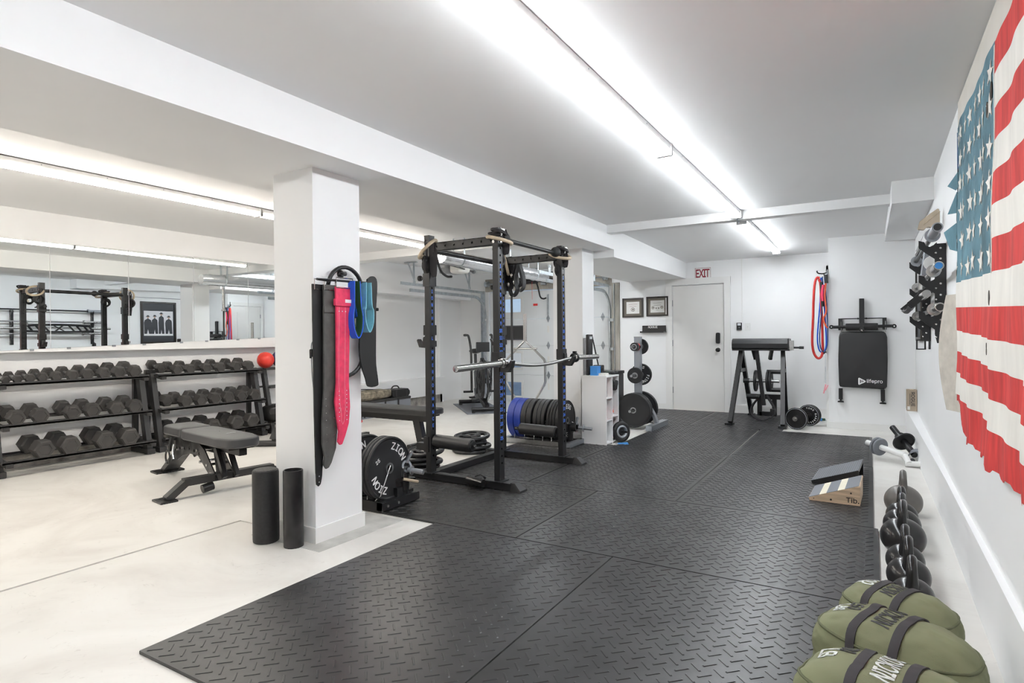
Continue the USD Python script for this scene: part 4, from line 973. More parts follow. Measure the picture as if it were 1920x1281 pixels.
obj('cage_wires', ca, 'black_metal', f_, False, kind='stuff')
bl = MB()
for k in range(8):
    a = 2 * math.pi * k / 8; bl.bar((.40 + .06 * math.cos(a), 0, .5 + .06 * math.sin(a)), (.40 + .29 * math.cos(a), 0, .5 + .29 * math.sin(a)), .06, .006, .001, (-math.sin(a), .5, math.cos(a)))
obj('fan_blades', bl, 'grey_metal', f_, False)
for s in (-1, 1):
    p = bez([(.12, s * .16, .30), (.17, s * .17, .62), (.20, s * .18, .98), (.10, s * .20, 1.22), (-.03, s * .22, 1.25)], 30)
    a_ = obj('arm_lever', MB().path(p, .019, 10), 'dark_frame', t); obj('hand_grip', MB().tube((-.03, s * .22, 1.25), (-.15, s * .23, 1.25), .021, 12), 'black_rubber', a_)
    obj('foot_peg', MB().tube((.13, s * .14, .30), (.13, s * .30, .30), .018, 10), 'black_rubber', t)
    cr = obj('crank_arm', MB().bar((.0, s * .09, .34), (-.09 * s, s * .09, .34 + .14 * s), .02, .03, .003), 'grey_metal', t)
    obj('pedal', MB().box((-.09 * s, s * .15, .34 + .14 * s), (.10, .09, .022), .004), 'black_rubber', cr)
obj('chain_guard', MB().lathe([(0, -.03), (.13, -.03), (.15, 0), (.13, .03), (0, .03)], (.0, .06, .34), (0, 1, 0), 28), 'black_plastic', t, 40)
obj('guard_cover', MB().bar((0, .06, .34), (.38, .06, .48), .055, .20, .02), 'black_plastic', t)
obj('console', MB().box((.30, 0, 1.05), (.05, .22, .16), .012), 'black_plastic', t)
sc = thing('wall_screen', 'dark rectangular panel fixed over a window of the garage door', 'panel', (-5.83, YB + .008, 1.30))
obj('panel_board', MB().box((0, 0, 0), (.44, .025, .28), .004), 'grip_grey', sc); obj('panel_rim', MB().box((0, -.01, 0), (.41, .012, .25), .003), 'dark_frame', sc)
# ---- frame bar (open trap bar) standing on end and an upright barbell
t = thing('trap_bar', 'steel hexagonal trap bar standing on end behind the power rack', 'trap bar', (-3.97, 6.95, 0), 6)
hexp = [(0, 0, 1.16), (.26, .0, 1.14), (.60, 0, .99), (.60, 0, .62), (.36, 0, .29)]
L = [(0, 0, 1.165), (.09, 0, 1.11), (.60, 0, .985), (.61, 0, .61), (.34, 0, .27), (0, 0, .20)]
pp = [(0, 0, 1.17), (.27, 0, .92), (.285, 0, .88), (.285, 0, .62), (.27, 0, .58), (.12, 0, .34), (.0, 0, .30)]
obj('hex_frame', MB().path(pp + [(-x, y, z) for x, y, z in pp[-2:0:-1]], .0165, 10, True), 'steel', t)
obj('sleeve', MB().lathe([(0, 0), (.025, 0), (.025, .36), (.022, .365), (0, .365)], (0, 0, 1.16), (0, 0, 1), 20), 'chrome', t)
obj('sleeve', MB().lathe([(0, 0), (.025, 0), (.025, .31), (0, .31)], (0, 0, .31), (0, 0, -1), 20), 'chrome', t)
obj('cross_handle', MB().tube((-.17, .0, 1.06), (.17, 0, 1.06), .0135, 12), 'steel', t)
t = thing('barbell', 'barbell with dark shaft standing upright behind the power rack', 'barbell', (-3.875, 6.45, 0))
obj('shaft', MB().tube((0, 0, .1), (0, 0, 1.75), .0145, 14), 'dark_frame', t)
obj('sleeve', MB().lathe([(0, 0), (.025, 0), (.025, .42), (.022, .425), (0, .425)], (0, 0, 1.75), (0, 0, 1), 22), 'chrome', t)
obj('sleeve_collar', MB().lathe([(.014, 0), (.038, 0), (.038, .028), (.014, .028)], (0, 0, 1.72), (0, 0, 1), 22), 'chrome', t)
obj('sleeve', MB().lathe([(0, 0), (.025, 0), (.025, .14), (0, .14)], (0, 0, 0), (0, 0, 1), 22), 'chrome', t)
t = thing('strap_bundle', 'black webbing loops with chrome snaps hanging under the back corner of the power rack', 'strap', (-3.135, 5.235, 1.90))
for k, (dx, dy, l, w) in enumerate(((-.05, .0, .20, .05), (.0, .02, .26, .055), (.06, .01, .17, .05), (.10, -.02, .22, .045))):
    p = bez([(dx, dy - .02, .06), (dx - .03, dy - .03, -l * .5), (dx - .01, dy - .01, -l), (dx + .03, dy + .02, -l * .85), (dx + .03, dy + .03, -l * .4), (dx, dy + .0, .06)], 40)
    obj('webbing_loop', MB().strap(p, (.25, 1, 0), w, .006), ('webbing', 'black_vinyl')[k % 2], t, 50)
for x, z in ((.02, -.06), (.05, -.13), (-.02, -.15)): obj('chrome_snap', MB().ball((x, -.05, z), .019, 2, (.9, .6, 1.25)), 'chrome', t, True)
# ---- flat bench, case and vest in the garage bay
t = thing('weight_bench', 'flat black bench behind the white column', 'weight bench', (-4.78, 5.19, 0), 0)
obj('bench_pad', soft_pad(sbox(-.68, -.15, .68, .15).buffer(-.02).buffer(.02), .365, .435, .004), 'black_vinyl', t, 40)
obj('pad_board', MB().span((-.64, -.12, .345), (.64, .12, .366), .003), 'black_plastic', t)
obj('spine', MB().bar((-.6, 0, .315), (.6, 0, .315), .06, .06, .004), 'black_metal', t)
for x, s in ((.42, 1), (-.50, -1)):
    obj('bench_leg', MB().bar((x, 0, .31), (x + s * .07, 0, .03), .07, .09, .006, (1, 0, 0)), 'black_metal', t)
    obj('foot_bar', MB().bar((x + s * .08, -.24, .03), (x + s * .08, .24, .03), .06, .055, .004), 'black_metal', t)
obj('red_band', MB().box((-.525, 0, .22), (.10, .096, .03), .003), 'red_plastic', t)
t = thing('storage_case', 'long grey case on the floor against the left wall carrying a camouflage vest', 'case', (-6.68, 6.85, 0))
obj('case_body', MB().box((0, 0, .115), (.30, 1.50, .23), .012), 'grip_grey', t)
obj('case_lid', MB().box((0, 0, .245), (.31, 1.51, .04), .012), 'dark_frame', t)
for y in (-.3, .15, .45): obj('case_strap', MB().box((.157, y, .135), (.006, .03, .23), .002), 'black_rubber', t)
t = thing('weight_vest', 'camouflage weight vest lying on the grey case by the left wall', 'weight vest', (-6.68, 6.72, .265))
b = trimesh.creation.icosphere(4, 1.); q = np.sign(b.vertices) * np.abs(b.vertices) ** .6 * (.14, .55, .075); q[:, 2] *= .75 + .6 * meshkit.fbm(b.vertices * 2.2 + 9, 3)
obj('vest_body', (q + (0, 0, .075), b.faces), 'camo', t, True)
for k in range(5): obj('pouch', MB().box((.10, -.42 + .19 * k, .075), (.07, .13, .09), .02, R=rot((0, 1, 0), 12)), 'camo', t)
obj('shoulder_strap', MB().strap(bez([(0, -.5, .10), (.02, -.2, .17), (.0, .1, .155), (0, .3, .12)]), (1, 0, .1), .06, .012), 'webbing', t)
t = thing('duffel_bag', 'small black bag with handle on the far end of the grey case', 'bag', (-6.68, 7.40, .265))
obj('bag_body', MB().box((0, 0, .06), (.26, .42, .12), .04), 'black_leather', t, 50)
obj('handle', MB().path(bez([(0, -.1, .115), (0, -.05, .165), (0, .05, .165), (0, .1, .115)]), .011, 8), 'webbing', t)
for y in (-.12, .12): obj('strap', MB().strap([(.131, y, .01), (.131, y, .11), (.09, y, .123), (0, y, .123)], (0, 1, 0), .03, .004), 'webbing', t)
# ================================================================== white shelf unit and what stands on it
t = thing('cubby_shelf', 'white cubby shelf unit standing against the second column', 'shelf unit', (-2.655, 6.365, 0)); CS = t
W2, D2, HT = .19, .15, .775
obj('side_panel', MB().span((-D2, -W2, 0), (D2, -W2 + .016, HT), .001), 'white_paint', t, False)
obj('side_panel', MB().span((-D2, W2 - .016, 0), (D2, W2, HT), .001), 'white_paint', t, False)
obj('divider_panel', MB().span((-D2, -.008, .0), (D2 - .002, .008, HT - .016), .001), 'white_paint', t, False)
obj('top_panel', MB().span((-D2, -W2 - .002, HT - .016), (D2 + .003, W2 + .002, HT), .001), 'white_paint', t, False)
obj('back_panel', MB().span((-D2, -W2, 0), (-D2 + .006, W2, HT)), 'white_paint', t, False)
for y0, zs in ((-W2 + .008, (.02, .27, .52)), (.008, (.02, .30))):
    for z in zs: obj('shelf', MB().span((-D2 + .004, y0, z), (D2 - .003, y0 + W2 - .012, z + .014), .001), 'white_paint', t, False)
def small(name, c, label, cat, *parts, rz=0, group=None):
    t = thing(name, label, cat, c, rz, group)
    for nm, mb, mt, sm in parts: obj(nm, mb, mt, t, sm)
    return t
small('plastic_box', (-2.68, 6.29, HT), 'translucent blue plastic box on the white cubby shelf', 'box', ('box_body', MB().box((0, 0, .05), (.085, .10, .10), .006), 'blue_plastic', False), ('box_rim', MB().box((0, 0, .101), (.09, .106, .008), .003), 'blue_plastic', False))
small('tablet_stand', (-2.765, 6.32, HT), 'tall black tablet stand leaning by the column on the cubby shelf', 'stand',
      ('stand_back', MB().box((0, 0, .23), (.03, .12, .46), .005), 'black_plastic', False), ('stand_leg', MB().bar((.005, .06, .46), (.075, .13, .01), .012, .012, .002), 'black_metal', False), ('stand_top', MB().bar((0, -.05, .455), (.0, .07, .455), .02, .016, .002), 'black_metal', False), ('bright_label', MB().box((.016, .01, .425), (.002, .07, .03), .0005), 'screen_light', False))
small('camera_case', (-2.70, 6.43, HT), 'small dark speckled case behind the blue box', 'case', ('case_body', MB().box((0, 0, .055), (.10, .09, .11), .012), 'frame_dark', 40), ('lens', MB().tube((.05, 0, .06), (.056, 0, .06), .02, 16), 'black_plastic', 40))
small('wrist_wrap', (-2.585, 6.44, HT), 'dark wrist wraps heaped on the front of the cubby shelf', 'wrist wrap', ('wrap', MB().path(bez([(-.03, -.06, .012), (.02, -.02, .02), (.0, .03, .016), (.04, .07, .02), (.0, .10, .012)], 24), .013, 8), 'black_leather', 40), ('green_strip', MB().strap(bez([(-.05, -.02, .02), (.0, .03, .034), (.03, .08, .02)], 14), (.4, -.3, 0), .02, .004), 'green_band', False))
small('lifting_glove', (-2.56, 6.52, HT), 'black sunglasses shaped glove pair at the right end of the cubby shelf', 'glove', ('glove', MB().ball((0, -.03, .02), .03, 2, (1.3, 1, .6)).ball((.02, .03, .02), .03, 2, (1.2, 1, .6)), 'black_rubber', True))
small('paper_towel', (-2.60, 6.33, HT), 'folded pale cloth beside the blue box', 'cloth', ('cloth', MB().box((0, 0, .012), (.09, .10, .024), .009), 'flag_white', 40))
small('shaker_bottle', (-2.60, 6.255, .534), 'orange ribbed bottle in the upper left cubby', 'bottle', ('bottle_body', MB().lathe([(0, 0), (.03, 0)] + [(.030 + .004 * (k % 2), .012 + .016 * k) for k in range(9)] + [(.018, .155), (.018, .165), (0, .165)], n=20), 'orange_plastic', 30), ('bottle_cap', MB().lathe([(0, .165), (.02, .165), (.02, .185), (0, .186)], n=16), 'white_plastic', 30))
small('exercise_ball', (-2.585, 6.27, .284), 'bright red soft toy sized ball in the middle left cubby', 'ball', ('ball_body', MB().ball((0, 0, .042), .042, 3, (1, 1.2, 1)), 'red_plastic', True), ('valve', MB().ball((.01, -.02, .088), .018, 2), 'black_rubber', True))
small('resistance_tube', (-2.60, 6.46, .50), 'black hanging strap with orange end in the right cubby', 'strap', ('tube', MB().path(bez([(0, 0, .10), (.02, -.02, .0), (.03, .01, -.10), (.03, .04, -.17)]), .014, 8), 'black_rubber', 40), ('orange_end', MB().path([(.03, .02, -.10), (.035, .05, -.16)], .016, 8), 'orange_cord', 40))
small('pouch', (-2.585, 6.455, .66), 'black pouch tucked in the top right cubby', 'pouch', ('pouch_body', MB().box((0, 0, 0), (.16, .13, .09), .02, R=rot((1, 0, 0), -24)), 'black_leather', 40), ('flap', MB().box((.06, 0, .02), (.06, .12, .06), .015), 'black_rubber', 40))
ts = thing('rubber_disc', 'dark maroon disc leaning inside the lower right cubby', 'disc', (-2.575, 6.46, .25))
obj('disc_body', MB().disc((0, 0, 0), (.9, .35, .1), .10, .04, 28, .008), 'maroon', ts)
ts = thing('ab_wheel', 'pale grey pneumatic wheel standing on the floor before the cubby shelf', 'wheel', (-2.462, 6.51, .121), 0)
obj('tyre', MB().torus((0, 0, 0), (.8, -.5, .1), .092, .028, 36, 12), 'black_rubber', ts, True)
obj('rim_ring', MB().torus((.012, -.008, 0), (.8, -.5, .1), .062, .017, 36, 10), 'grey_metal', ts, True)
obj('wheel_hub', MB().disc((0, 0, 0), (.8, -.5, .1), .045, .03, 24, .006), 'black_plastic', ts)
obj('axle_handle', MB().tube((-.06, .04, -.0), (.10, -.06, .01), .013, 12), 'black_rubber', ts)
ts = thing('hand_tool', 'small blue hand gripper on the floor under the wheel', 'hand gripper', (-2.43, 6.33, .012), 30)
for s in (-1, 1): obj('grip', MB().tube((0, s * .012, .0), (.11, s * .035, .002), .011, 10), 'blue_plastic', ts)
obj('spring_coil', MB().torus((-.01, 0, .002), (0, 0, 1), .014, .004, 16, 6), 'grey_metal', ts)

# ---- plate tree
t = thing('plate_tree', 'silver plate storage tree carrying black plates left of the exit door', 'plate tree', (-2.66, 7.68, 0))
obj('post', MB().bar((0, 0, .05), (0, 0, 1.20), .075, .10, .005, (0, 1, 0)), 'grey_metal', t)
obj('post_cap', MB().box((0, 0, 1.203), (.08, .105, .012), .004), 'grey_paint', t)
for s in (-1, 1):
    obj('foot_bar', MB().bar((s * .25, -.34, .045), (s * .25, .36, .045), .08, .07, .006), 'grey_metal', t)
    obj('curved_leg', MB().strap(bez([(s * .03, 0, .40), (s * .12, 0, .32), (s * .20, 0, .20), (s * .25, 0, .08)], 16), (0, 1, 0), .08, .035), 'grey_metal', t)
    for z, l in ((1.075, .26), (.70, .27), (.25, .34)):
        obj('plate_peg', MB().tube((0, s * .04, z), (0, s * l, z), .0125 if z > .9 else .018, 14), 'steel', t)
obj('bolt', MB().tube((.25, -.15, .08), (.25, -.15, .095), .012, 10), 'chrome', t)
G = 'plates hung on the silver plate tree'
for k, (z, y, R, th, lab, tx, mt) in enumerate([(.25, -.115, .225, .055, 'large black plate at the bottom of the plate tree, nearest the post', None, 'black_rubber'), (.25, -.178, .225, .06, 'large plain black plate at the bottom of the plate tree, facing the camera', None, 'black_rubber'),
        (.70, -.12, .105, .03, 'mid height black plate on the front peg of the plate tree', None, 'black_rubber'), (1.075, -.125, .055, .07, 'small round weight on the top front peg of the plate tree', None, 'black_rubber'),
        (.70, .12, .145, .04, 'black plate with white lettering on the middle rear peg', 'FITNESS', 'black_rubber'), (1.075, .11, .105, .03, 'small black plate on the top rear peg of the plate tree', None, 'black_rubber'),
        (.25, .12, .225, .05, 'large black plate on the bottom rear peg of the plate tree', None, 'black_rubber'), (.25, .18, .20, .05, 'second large black plate on the bottom rear peg', None, 'black_rubber')]):
    bumper('weight_plate', (-2.66, 7.68 + y, z), (0, 1, 0), R, th, mt, lab, G, tx, 30, hub=R * .3, face=-1, th=.035, ring='steel')
ts = thing('peg_collar', 'red lined clamp on the top front peg of the plate tree', 'collar', (-2.66, 7.62, 1.075))
obj('clamp_ring', MB().lathe([(.014, -.012), (.05, -.012), (.05, .012), (.014, .012), (.014, -.012)], (0, 0, 0), (0, 1, 0), 20), 'red_plastic', ts); obj('lever', MB().box((.05, 0, .0), (.02, .02, .03), .003), 'black_plastic', ts)

ts = thing('dark_bin', 'dark grey bin partly hidden between the cubby shelf and the plate tree', 'bin', (-3.05, 7.55, 0))
obj('bin_body', MB().box((0, 0, .36), (.34, .34, .72), .02), 'dark_frame', ts); obj('bin_lid', MB().box((0, 0, .735), (.36, .36, .04), .012), 'black_plastic', ts)

# ---- certificates, sign, small shelf, switches on the back wall
def certificate(x0, x1, z0, z1, label, seals):
    cx, cz = (x0 + x1) / 2, (z0 + z1) / 2; w, h = (x1 - x0) / 2, (z1 - z0) / 2
    t = thing('framed_certificate', label, 'framed certificate', (cx, YB - .001, cz), 0, 'framed certificates left of the exit door')
    X, Z = (1, 0, 0), (0, 0, 1)
    fr = sbox(-w, -h, w, h).difference(sbox(-w + .026, -h + .026, w - .026, h - .026))
    obj('frame', MB().ext(fr, .022, (0, 0, 0), X, Z), 'frame_dark', t, False)
    obj('brown_mat', MB().ext(sbox(-w + .02, -h + .02, w - .02, h - .02).difference(sbox(-w + .066, -h + .062, w - .066, h - .062)), .008, (0, 0, 0), X, Z), 'mat_brown', t, False)
    pp = obj('paper_sheet', MB().ext(sbox(-w + .06, -h + .056, w - .06, h - .056), .004, (0, 0, 0), X, Z), 'paper', t, False)
    d = MB()
    for cx_, cz_, r in seals: d.torus((cx_, -.0045, cz_), (0, 1, 0), r, .0035, 20, 5); d.disc((cx_, -.0045, cz_), (0, 1, 0), r * .5, .002, 14, .0005)
    obj('seal', d, 'mat_brown', pp, False)
    ln = MB()
    for q, (zz_, ww) in enumerate([(.058, .10), (.022, .085), (-.058, .03)]): ln.box((0, -.0048, zz_), (ww * 1.5, .001, .004))
    obj('printed_line', ln, 'mat_brown' if len(seals) > 2 else 'dark_red', pp, False, kind='stuff')
certificate(-3.652, -3.288, 1.536, 1.862, 'dark framed certificate nearest the plate tree side, with one round seal', [(0, -.03, .03)])
certificate(-3.232, -2.862, 1.545, 1.872, 'dark framed certificate nearest the exit door, with two ring seals', [(-.075, -.02, .022), (.075, -.015, .022), (-.02, -.03, .008), (.02, -.03, .009)])
t = thing('wall_shelf', 'small black wall shelf with white brand lettering under the certificates', 'wall shelf', (-3.11, YB - .001, 1.33))
obj('face_plate', MB().box((.02, -.055, .01), (.40, .006, .10), .002), 'black_metal', t); obj('shelf_tray', MB().box((0, -.03, -.045), (.44, .06, .008), .002), 'black_metal', t)
obj('front_lip', MB().box((-.02, -.06, -.045), (.40, .006, .025), .002), 'black_metal', t)
obj('lettering', MB().text('ROGUE', .034, (.0, -.0585, .035), (1, 0, 0), (0, 0, 1), .0015), 'white_print', t, False)
t = thing('exit_sign', 'white exit sign with dark red letters above the door', 'exit sign', (-2.305, YB - .001, 2.212))
obj('sign_board', MB().box((0, -.004, 0), (.255, .008, .185), .002), 'white_plastic', t)
obj('red_border', MB().ext(sbox(-.122, -.087, .122, .087).difference(sbox(-.118, -.083, .118, .083)), .001, (0, -.008, 0), (1, 0, 0), (0, 0, 1)), 'dark_red', t, False)
for i, ch in enumerate('EXIT'):
    obj('red_letter', MB().text(ch, .125, ((-.082, -.022, .028, .075)[i], -.008, 0), (1, 0, 0), (0, 0, 1), .0015, sx=.62), 'dark_red', t, False)
t = thing('thermostat', 'small black wall controller with lit screen right of the exit door', 'thermostat', (-1.755, YB - .001, 1.355))
obj('case', MB().box((0, -.01, 0), (.075, .022, .112), .006), 'black_plastic', t); obj('screen', MB().box((0, -.0215, .03), (.05, .002, .034), .0005), 'screen_light', t); obj('dial_mark', MB().ext(Polygon([(-.012, .0), (.012, 0), (0, -.016)]), .001, (0, -.021, -.012), (1, 0, 0), (0, 0, 1)), 'grey_paint', t)
t = thing('light_switch', 'white light switch plate beside the black controller', 'light switch', (-1.635, YB - .001, 1.345))
obj('plate', MB().box((0, -.004, 0), (.082, .008, .118), .003), 'white_plastic', t); obj('toggle', MB().box((0, -.012, .004), (.012, .016, .024), .003), 'white_plastic', t)

# ================================================================== tall padded machine (reverse hyper)
t = thing('reverse_hyper_machine', 'tall black padded A frame machine right of the exit door', 'exercise machine', (-1.315, 8.98, .013))
pw = Polygon([(-.13, .0), (.13, 0), (.15, .02), (.155, .08), (.13, .13), (.08, .15), (-.08, .15), (-.13, .13), (-.155, .08), (-.15, .02)]).buffer(.012).buffer(-.012)
obj('thigh_pad', MB().ext(pw, .72, (-.375, 0, 1.005), (0, 1, 0), (0, 0, 1)), 'black_vinyl', t, 50)
obj('pad_trim', MB().box((0, 0, .998), (.74, .30, .02), .004), 'black_plastic', t)
obj('end_plate', MB().box((.352, 0, 1.08), (.012, .28, .14), .01), 'black_metal', t)
obj('grip_tube', MB().tube((.35, -.06, 1.03), (.52, -.06, 1.03), .013, 12).tube((.48, -.06, 1.03), (.535, -.06, 1.03), .019, 12), 'black_rubber', t)
obj('clear_bracket', MB().box((.39, -.10, 1.06), (.05, .06, .13), .006), 'steel', t)
for s in (-1, 1):
    x = s * .27
    obj('front_leg', MB().bar((x, .0, 1.0), (x + s * .055, -.54, .03), .055, .06, .004), 'dark_frame', t); obj('back_leg', MB().bar((x, 0, 1.0), (x - s * .03, .60, .03), .055, .06, .004), 'black_metal', t)
    obj('foot_plate', MB().box((x + s * .06, -.55, .012), (.10, .14, .024), .004), 'black_metal', t); obj('foot_plate', MB().box((x - s * .03, .61, .012), (.09, .12, .024), .004), 'black_metal', t)
    obj('leg_brace', MB().bar((x + s * .01, -.16, .71), (x - s * .005, .16, .71), .05, .05, .004), 'black_metal', t)
    obj('pad_support', MB().bar((x * .45, .05, 1.0), (x * .35, .09, .86), .04, .04, .004), 'black_metal', t)
obj('rear_crossbar', MB().bar((-.27, .46, .30), (.27, .46, .30), .06, .07, .004), 'black_metal', t)
obj('lower_bracket', MB().bar((-.10, .46, .27), (-.10, .46, .02), .06, .06, .004).bar((.10, .46, .27), (.10, .46, .02), .06, .06, .004).bar((-.1, .46, .05), (.1, .46, .05), .06, .06, .004), 'black_metal', t)
obj('pendulum', MB().bar((-.07, .0, 1.0), (.02, .02, .22), .05, .05, .004), 'black_metal', t)
obj('pendulum_arm', MB().tube((.06, .02, .69), (.28, .02, .69), .03, 14), 'black_metal', t); obj('pendulum_arm', MB().tube((.06, .02, .44), (.28, .02, .44), .03, 14), 'black_metal', t)
obj('weight_peg', MB().tube((-.22, .02, .56), (.22, .02, .56), .022, 14), 'steel', t)
obj('peg_grip', MB().tube((-.25, .02, .56), (-.17, .02, .56), .034, 14), 'black_rubber', t)
obj('foot_strap', MB().strap(bez([(-.02, 0, .36), (-.13, -.01, .20), (-.13, -.02, .08), (.0, -.03, .012), (.14, -.02, .08), (.16, 0, .18), (.06, 0, .36)], 40), (.2, 1, 0), .07, .014), 'webbing', t)
obj('ankle_roller', MB().tube((-.20, -.02, .34), (-.03, -.02, .34), .035, 14), 'black_foam', t)
obj('strap_buckle', MB().box((.14, -.03, .14), (.06, .05, .08), .006), 'black_plastic', t)
for x, lab in ((-.085, 'small black plate left of the pendulum of the tall machine'), (.075, 'small black plate right of the pendulum of the tall machine'), (.11, 'outer black plate right of the pendulum of the tall machine')):
    bumper('weight_plate', (-1.315 + x, 9.0, .573), (1, 0, 0), .15, .03, 'black_rubber', lab, 'plates on the tall padded machine', hub=.05)

# ---- loaded dumbbell on the floor
t = thing('loadable_dumbbell', 'short bar loaded with black iron plates standing on the floor beside the tall machine', 'dumbbell', (-.775, 8.66, .14), -14)
obj('bar', MB().tube((0, -.30, 0), (0, .33, 0), .0145, 14), 'chrome', t)
obj('grip', MB().tube((0, -.07, 0), (0, .11, 0), .019, 14), 'black_rubber', t)
for y, nm in ((-.22, 'front_plate'), (-.17, 'inner_plate'), (.22, 'rear_plate'), (.27, 'rear_plate')):
    R = .14 if nm != 'inner_plate' else .12
    p = obj(nm, MB().lathe([(.015, -.018), (.04, -.018), (.045, -.008), (R * .8, -.008), (R * .84, -.016), (R - .004, -.016), (R, -.01), (R, .01), (R - .004, .016), (R * .84, .016), (R * .8, .008), (.045, .008), (.04, .018), (.015, .018)], (0, y, 0), (0, 1, 0), 40), 'gloss_black', t, 25)
    obj('rim_line', MB().torus((0, y - .0165, 0), (0, 1, 0), R * .91, .003, 36, 6), 'grey_metal', p)
m = MB()
for i, ch in enumerate('YORK BARBELL'):
    if ch == ' ': continue
    a = math.radians(100 - 17 * i); m.text(ch, .022, (.098 * math.cos(a), .2035, .098 * math.sin(a)), (math.sin(a), 0, -math.cos(a)), (math.cos(a), 0, math.sin(a)), .0016)
obj('raised_lettering', m, 'white_print', t, False)
obj('collar', MB().lathe([(.015, -.02), (.03, -.02), (.03, .02), (.015, .02)], (0, -.255, 0), (0, 1, 0), 16), 'chrome', t)
t = thing('jump_rope', 'blue and green rope handle lying at the foot of the nook wall', 'jump rope', (-.60, 9.46, .0), 8)
obj('grip', MB().tube((-.10, 0, .022), (.0, 0, .022), .021, 12), 'blue_plastic', t); obj('green_ring', MB().tube((.0, 0, .022), (.04, 0, .022), .017, 12), 'green_band', t); obj('cord', MB().path(bez([(.04, 0, .02), (.08, -.03, .006), (.10, -.1, .006), (.09, -.25, .006)]), .004, 6), 'grey_paint', t)

# ---- resistance tubes hung at the corner
t = thing('wall_hook', 'dark wall hook holding the hung elastic tubes at the nook corner', 'hook', (-.485, 8.80, 2.02))
obj('hook_plate', MB().box((-.004, 0, -.01), (.01, .06, .10), .003), 'grey_metal', t); obj('hook_arm', MB().path(bez([(-.01, 0, .0), (-.06, -.01, -.01), (-.11, -.02, .0), (-.125, -.02, .03)]), .008, 8).path(bez([(-.01, 0, -.03), (-.03, -.03, -.05), (-.04, -.05, -.02)]), .007, 8), 'black_metal', t)
def tube_loop(pts, r, mat, label, extra=()):
    c = np.mean(pts, 0); t = thing('resistance_tube', label, 'resistance tube', c, 0, None)
    obj('tube', MB().path(bez(np.array(pts) - c, 64), r, 10), mat, t, 40)
    for nm, p, rr, mt in extra: obj(nm, MB().path(bez(np.array(p) - c, 12), rr, 10), mt, t, 40)
q = 8.765
tube_loop([(-.575, q, 1.955), (-.615, q, 1.95), (-.64, q - .01, 1.80), (-.655, q - .01, 1.4), (-.665, q - .01, 1.12), (-.645, q, .97), (-.595, q, .905), (-.55, q, .96), (-.545, q, 1.15), (-.555, q, 1.5), (-.565, q, 1.85), (-.585, q, 1.94)], .0155, 'red_cord', 'thick red elastic tube hanging as the longest loop at the nook corner')
tube_loop([(-.56, q + .01, 1.96), (-.575, q + .01, 1.6), (-.605, q + .01, 1.2), (-.59, q + .01, 1.03), (-.55, q + .01, .985), (-.51, q + .01, 1.04), (-.505, q + .01, 1.2), (-.525, q + .01, 1.6), (-.545, q + .01, 1.96)], .009, 'blue_band', 'blue elastic tube loop hanging behind the red loop')
tube_loop([(-.54, q - .02, 1.97), (-.55, q - .02, 1.6), (-.575, q - .02, 1.25), (-.57, q - .02, 1.06), (-.53, q - .02, .99), (-.49, q - .02, 1.08), (-.485, q - .02, 1.3), (-.495, q - .02, 1.6), (-.52, q - .02, 1.97)], .007, 'navy_cord', 'thin navy elastic cord loop nearest the nook wall', [('handle_sleeve', [(-.556, q - .03, 1.90), (-.55, q - .03, 1.78), (-.54, q - .03, 1.58)], .019, 'black_rubber')])
tube_loop([(-.50, q - .035, 1.90), (-.515, q - .04, 1.72), (-.50, q - .04, 1.52), (-.53, q - .03, 1.42), (-.51, q - .03, 1.34), (-.485, q - .03, 1.30)], .011, 'orange_cord', 'orange elastic tube with black handle hanging at the very corner', [('handle_sleeve', [(-.50, q - .035, 1.99), (-.495, q - .035, 1.88)], .022, 'black_rubber')])
tube_loop([(-.53, q - .045, 1.86), (-.545, q - .045, 1.75), (-.535, q - .045, 1.65)], .017, 'pink_leather', 'short coral coloured tube end beside the black sleeve')
t = thing('clothes_peg', 'pink spring clip hanging on a thin cord below the elastic tubes', 'clip', (-.515, 8.755, .50))
obj('cord', MB().tube((.005, 0, .08), (.0, .01, .50), .002, 5).tube((-.01, 0, .09), (.0, .01, .30), .0018, 5), 'grey_metal', t); obj('jaw', MB().bar((-.02, 0, -.05), (.005, 0, .07), .012, .016, .003), 'pink_stitch', t); obj('jaw', MB().bar((.0, 0, -.01), (.03, 0, .06), .012, .014, .003), 'pink_stitch', t)
# ================================================================== padded bench hung on the nook wall
t = thing('hanging_bench', 'charcoal padded tilting bench hung flat on the white nook wall', 'inversion bench', (-.095, 8.79, 0))
pd = Polygon([(-.262, .575), (-.25, .545), (.235, .53), (.258, .56), (.268, .90), (.262, 1.18), (.245, 1.235), (.215, 1.25), (-.225, 1.25), (-.25, 1.235), (-.262, 1.18), (-.27, .88)]).buffer(.012).buffer(-.012)
def wall_pad(P, y0, th):
    m = MB(); N = 90; rings = []
    for off, yy in ((-.01, 0), (0, -.012), (0, -th + .018), (-.008, -th + .006), (-.024, -th)):
        e = P.buffer(off).exterior; rings.append(np.array([(p[0], y0 + yy, p[1]) for p in (e.interpolate(d, True).coords[0] for d in np.arange(N) / N)]))
    c = np.array([P.centroid.x, y0 - th, P.centroid.y])
    for s in (.6, .02): q = c + (rings[4] - c) * s; q[:, 1] = y0 - th - .012 * (1 - s * s); rings.append(q)
    rings.insert(0, np.array([P.centroid.x, y0, P.centroid.y]) + (rings[0] - np.array([P.centroid.x, y0, P.centroid.y])) * .02)
    v = np.vstack(rings); f = []
    for i in range(len(rings) - 1):
        for k in range(N): f.append((i * N + k, i * N + (k + 1) % N, (i + 1) * N + (k + 1) % N, (i + 1) * N + k))
    f = np.array(f); ccw = P.exterior.is_ccw
    return m.raw(v, f if ccw else f[:, ::-1])
bp = obj('bench_pad', wall_pad(pd, -.035, .055), 'black_vinyl', t, 50)
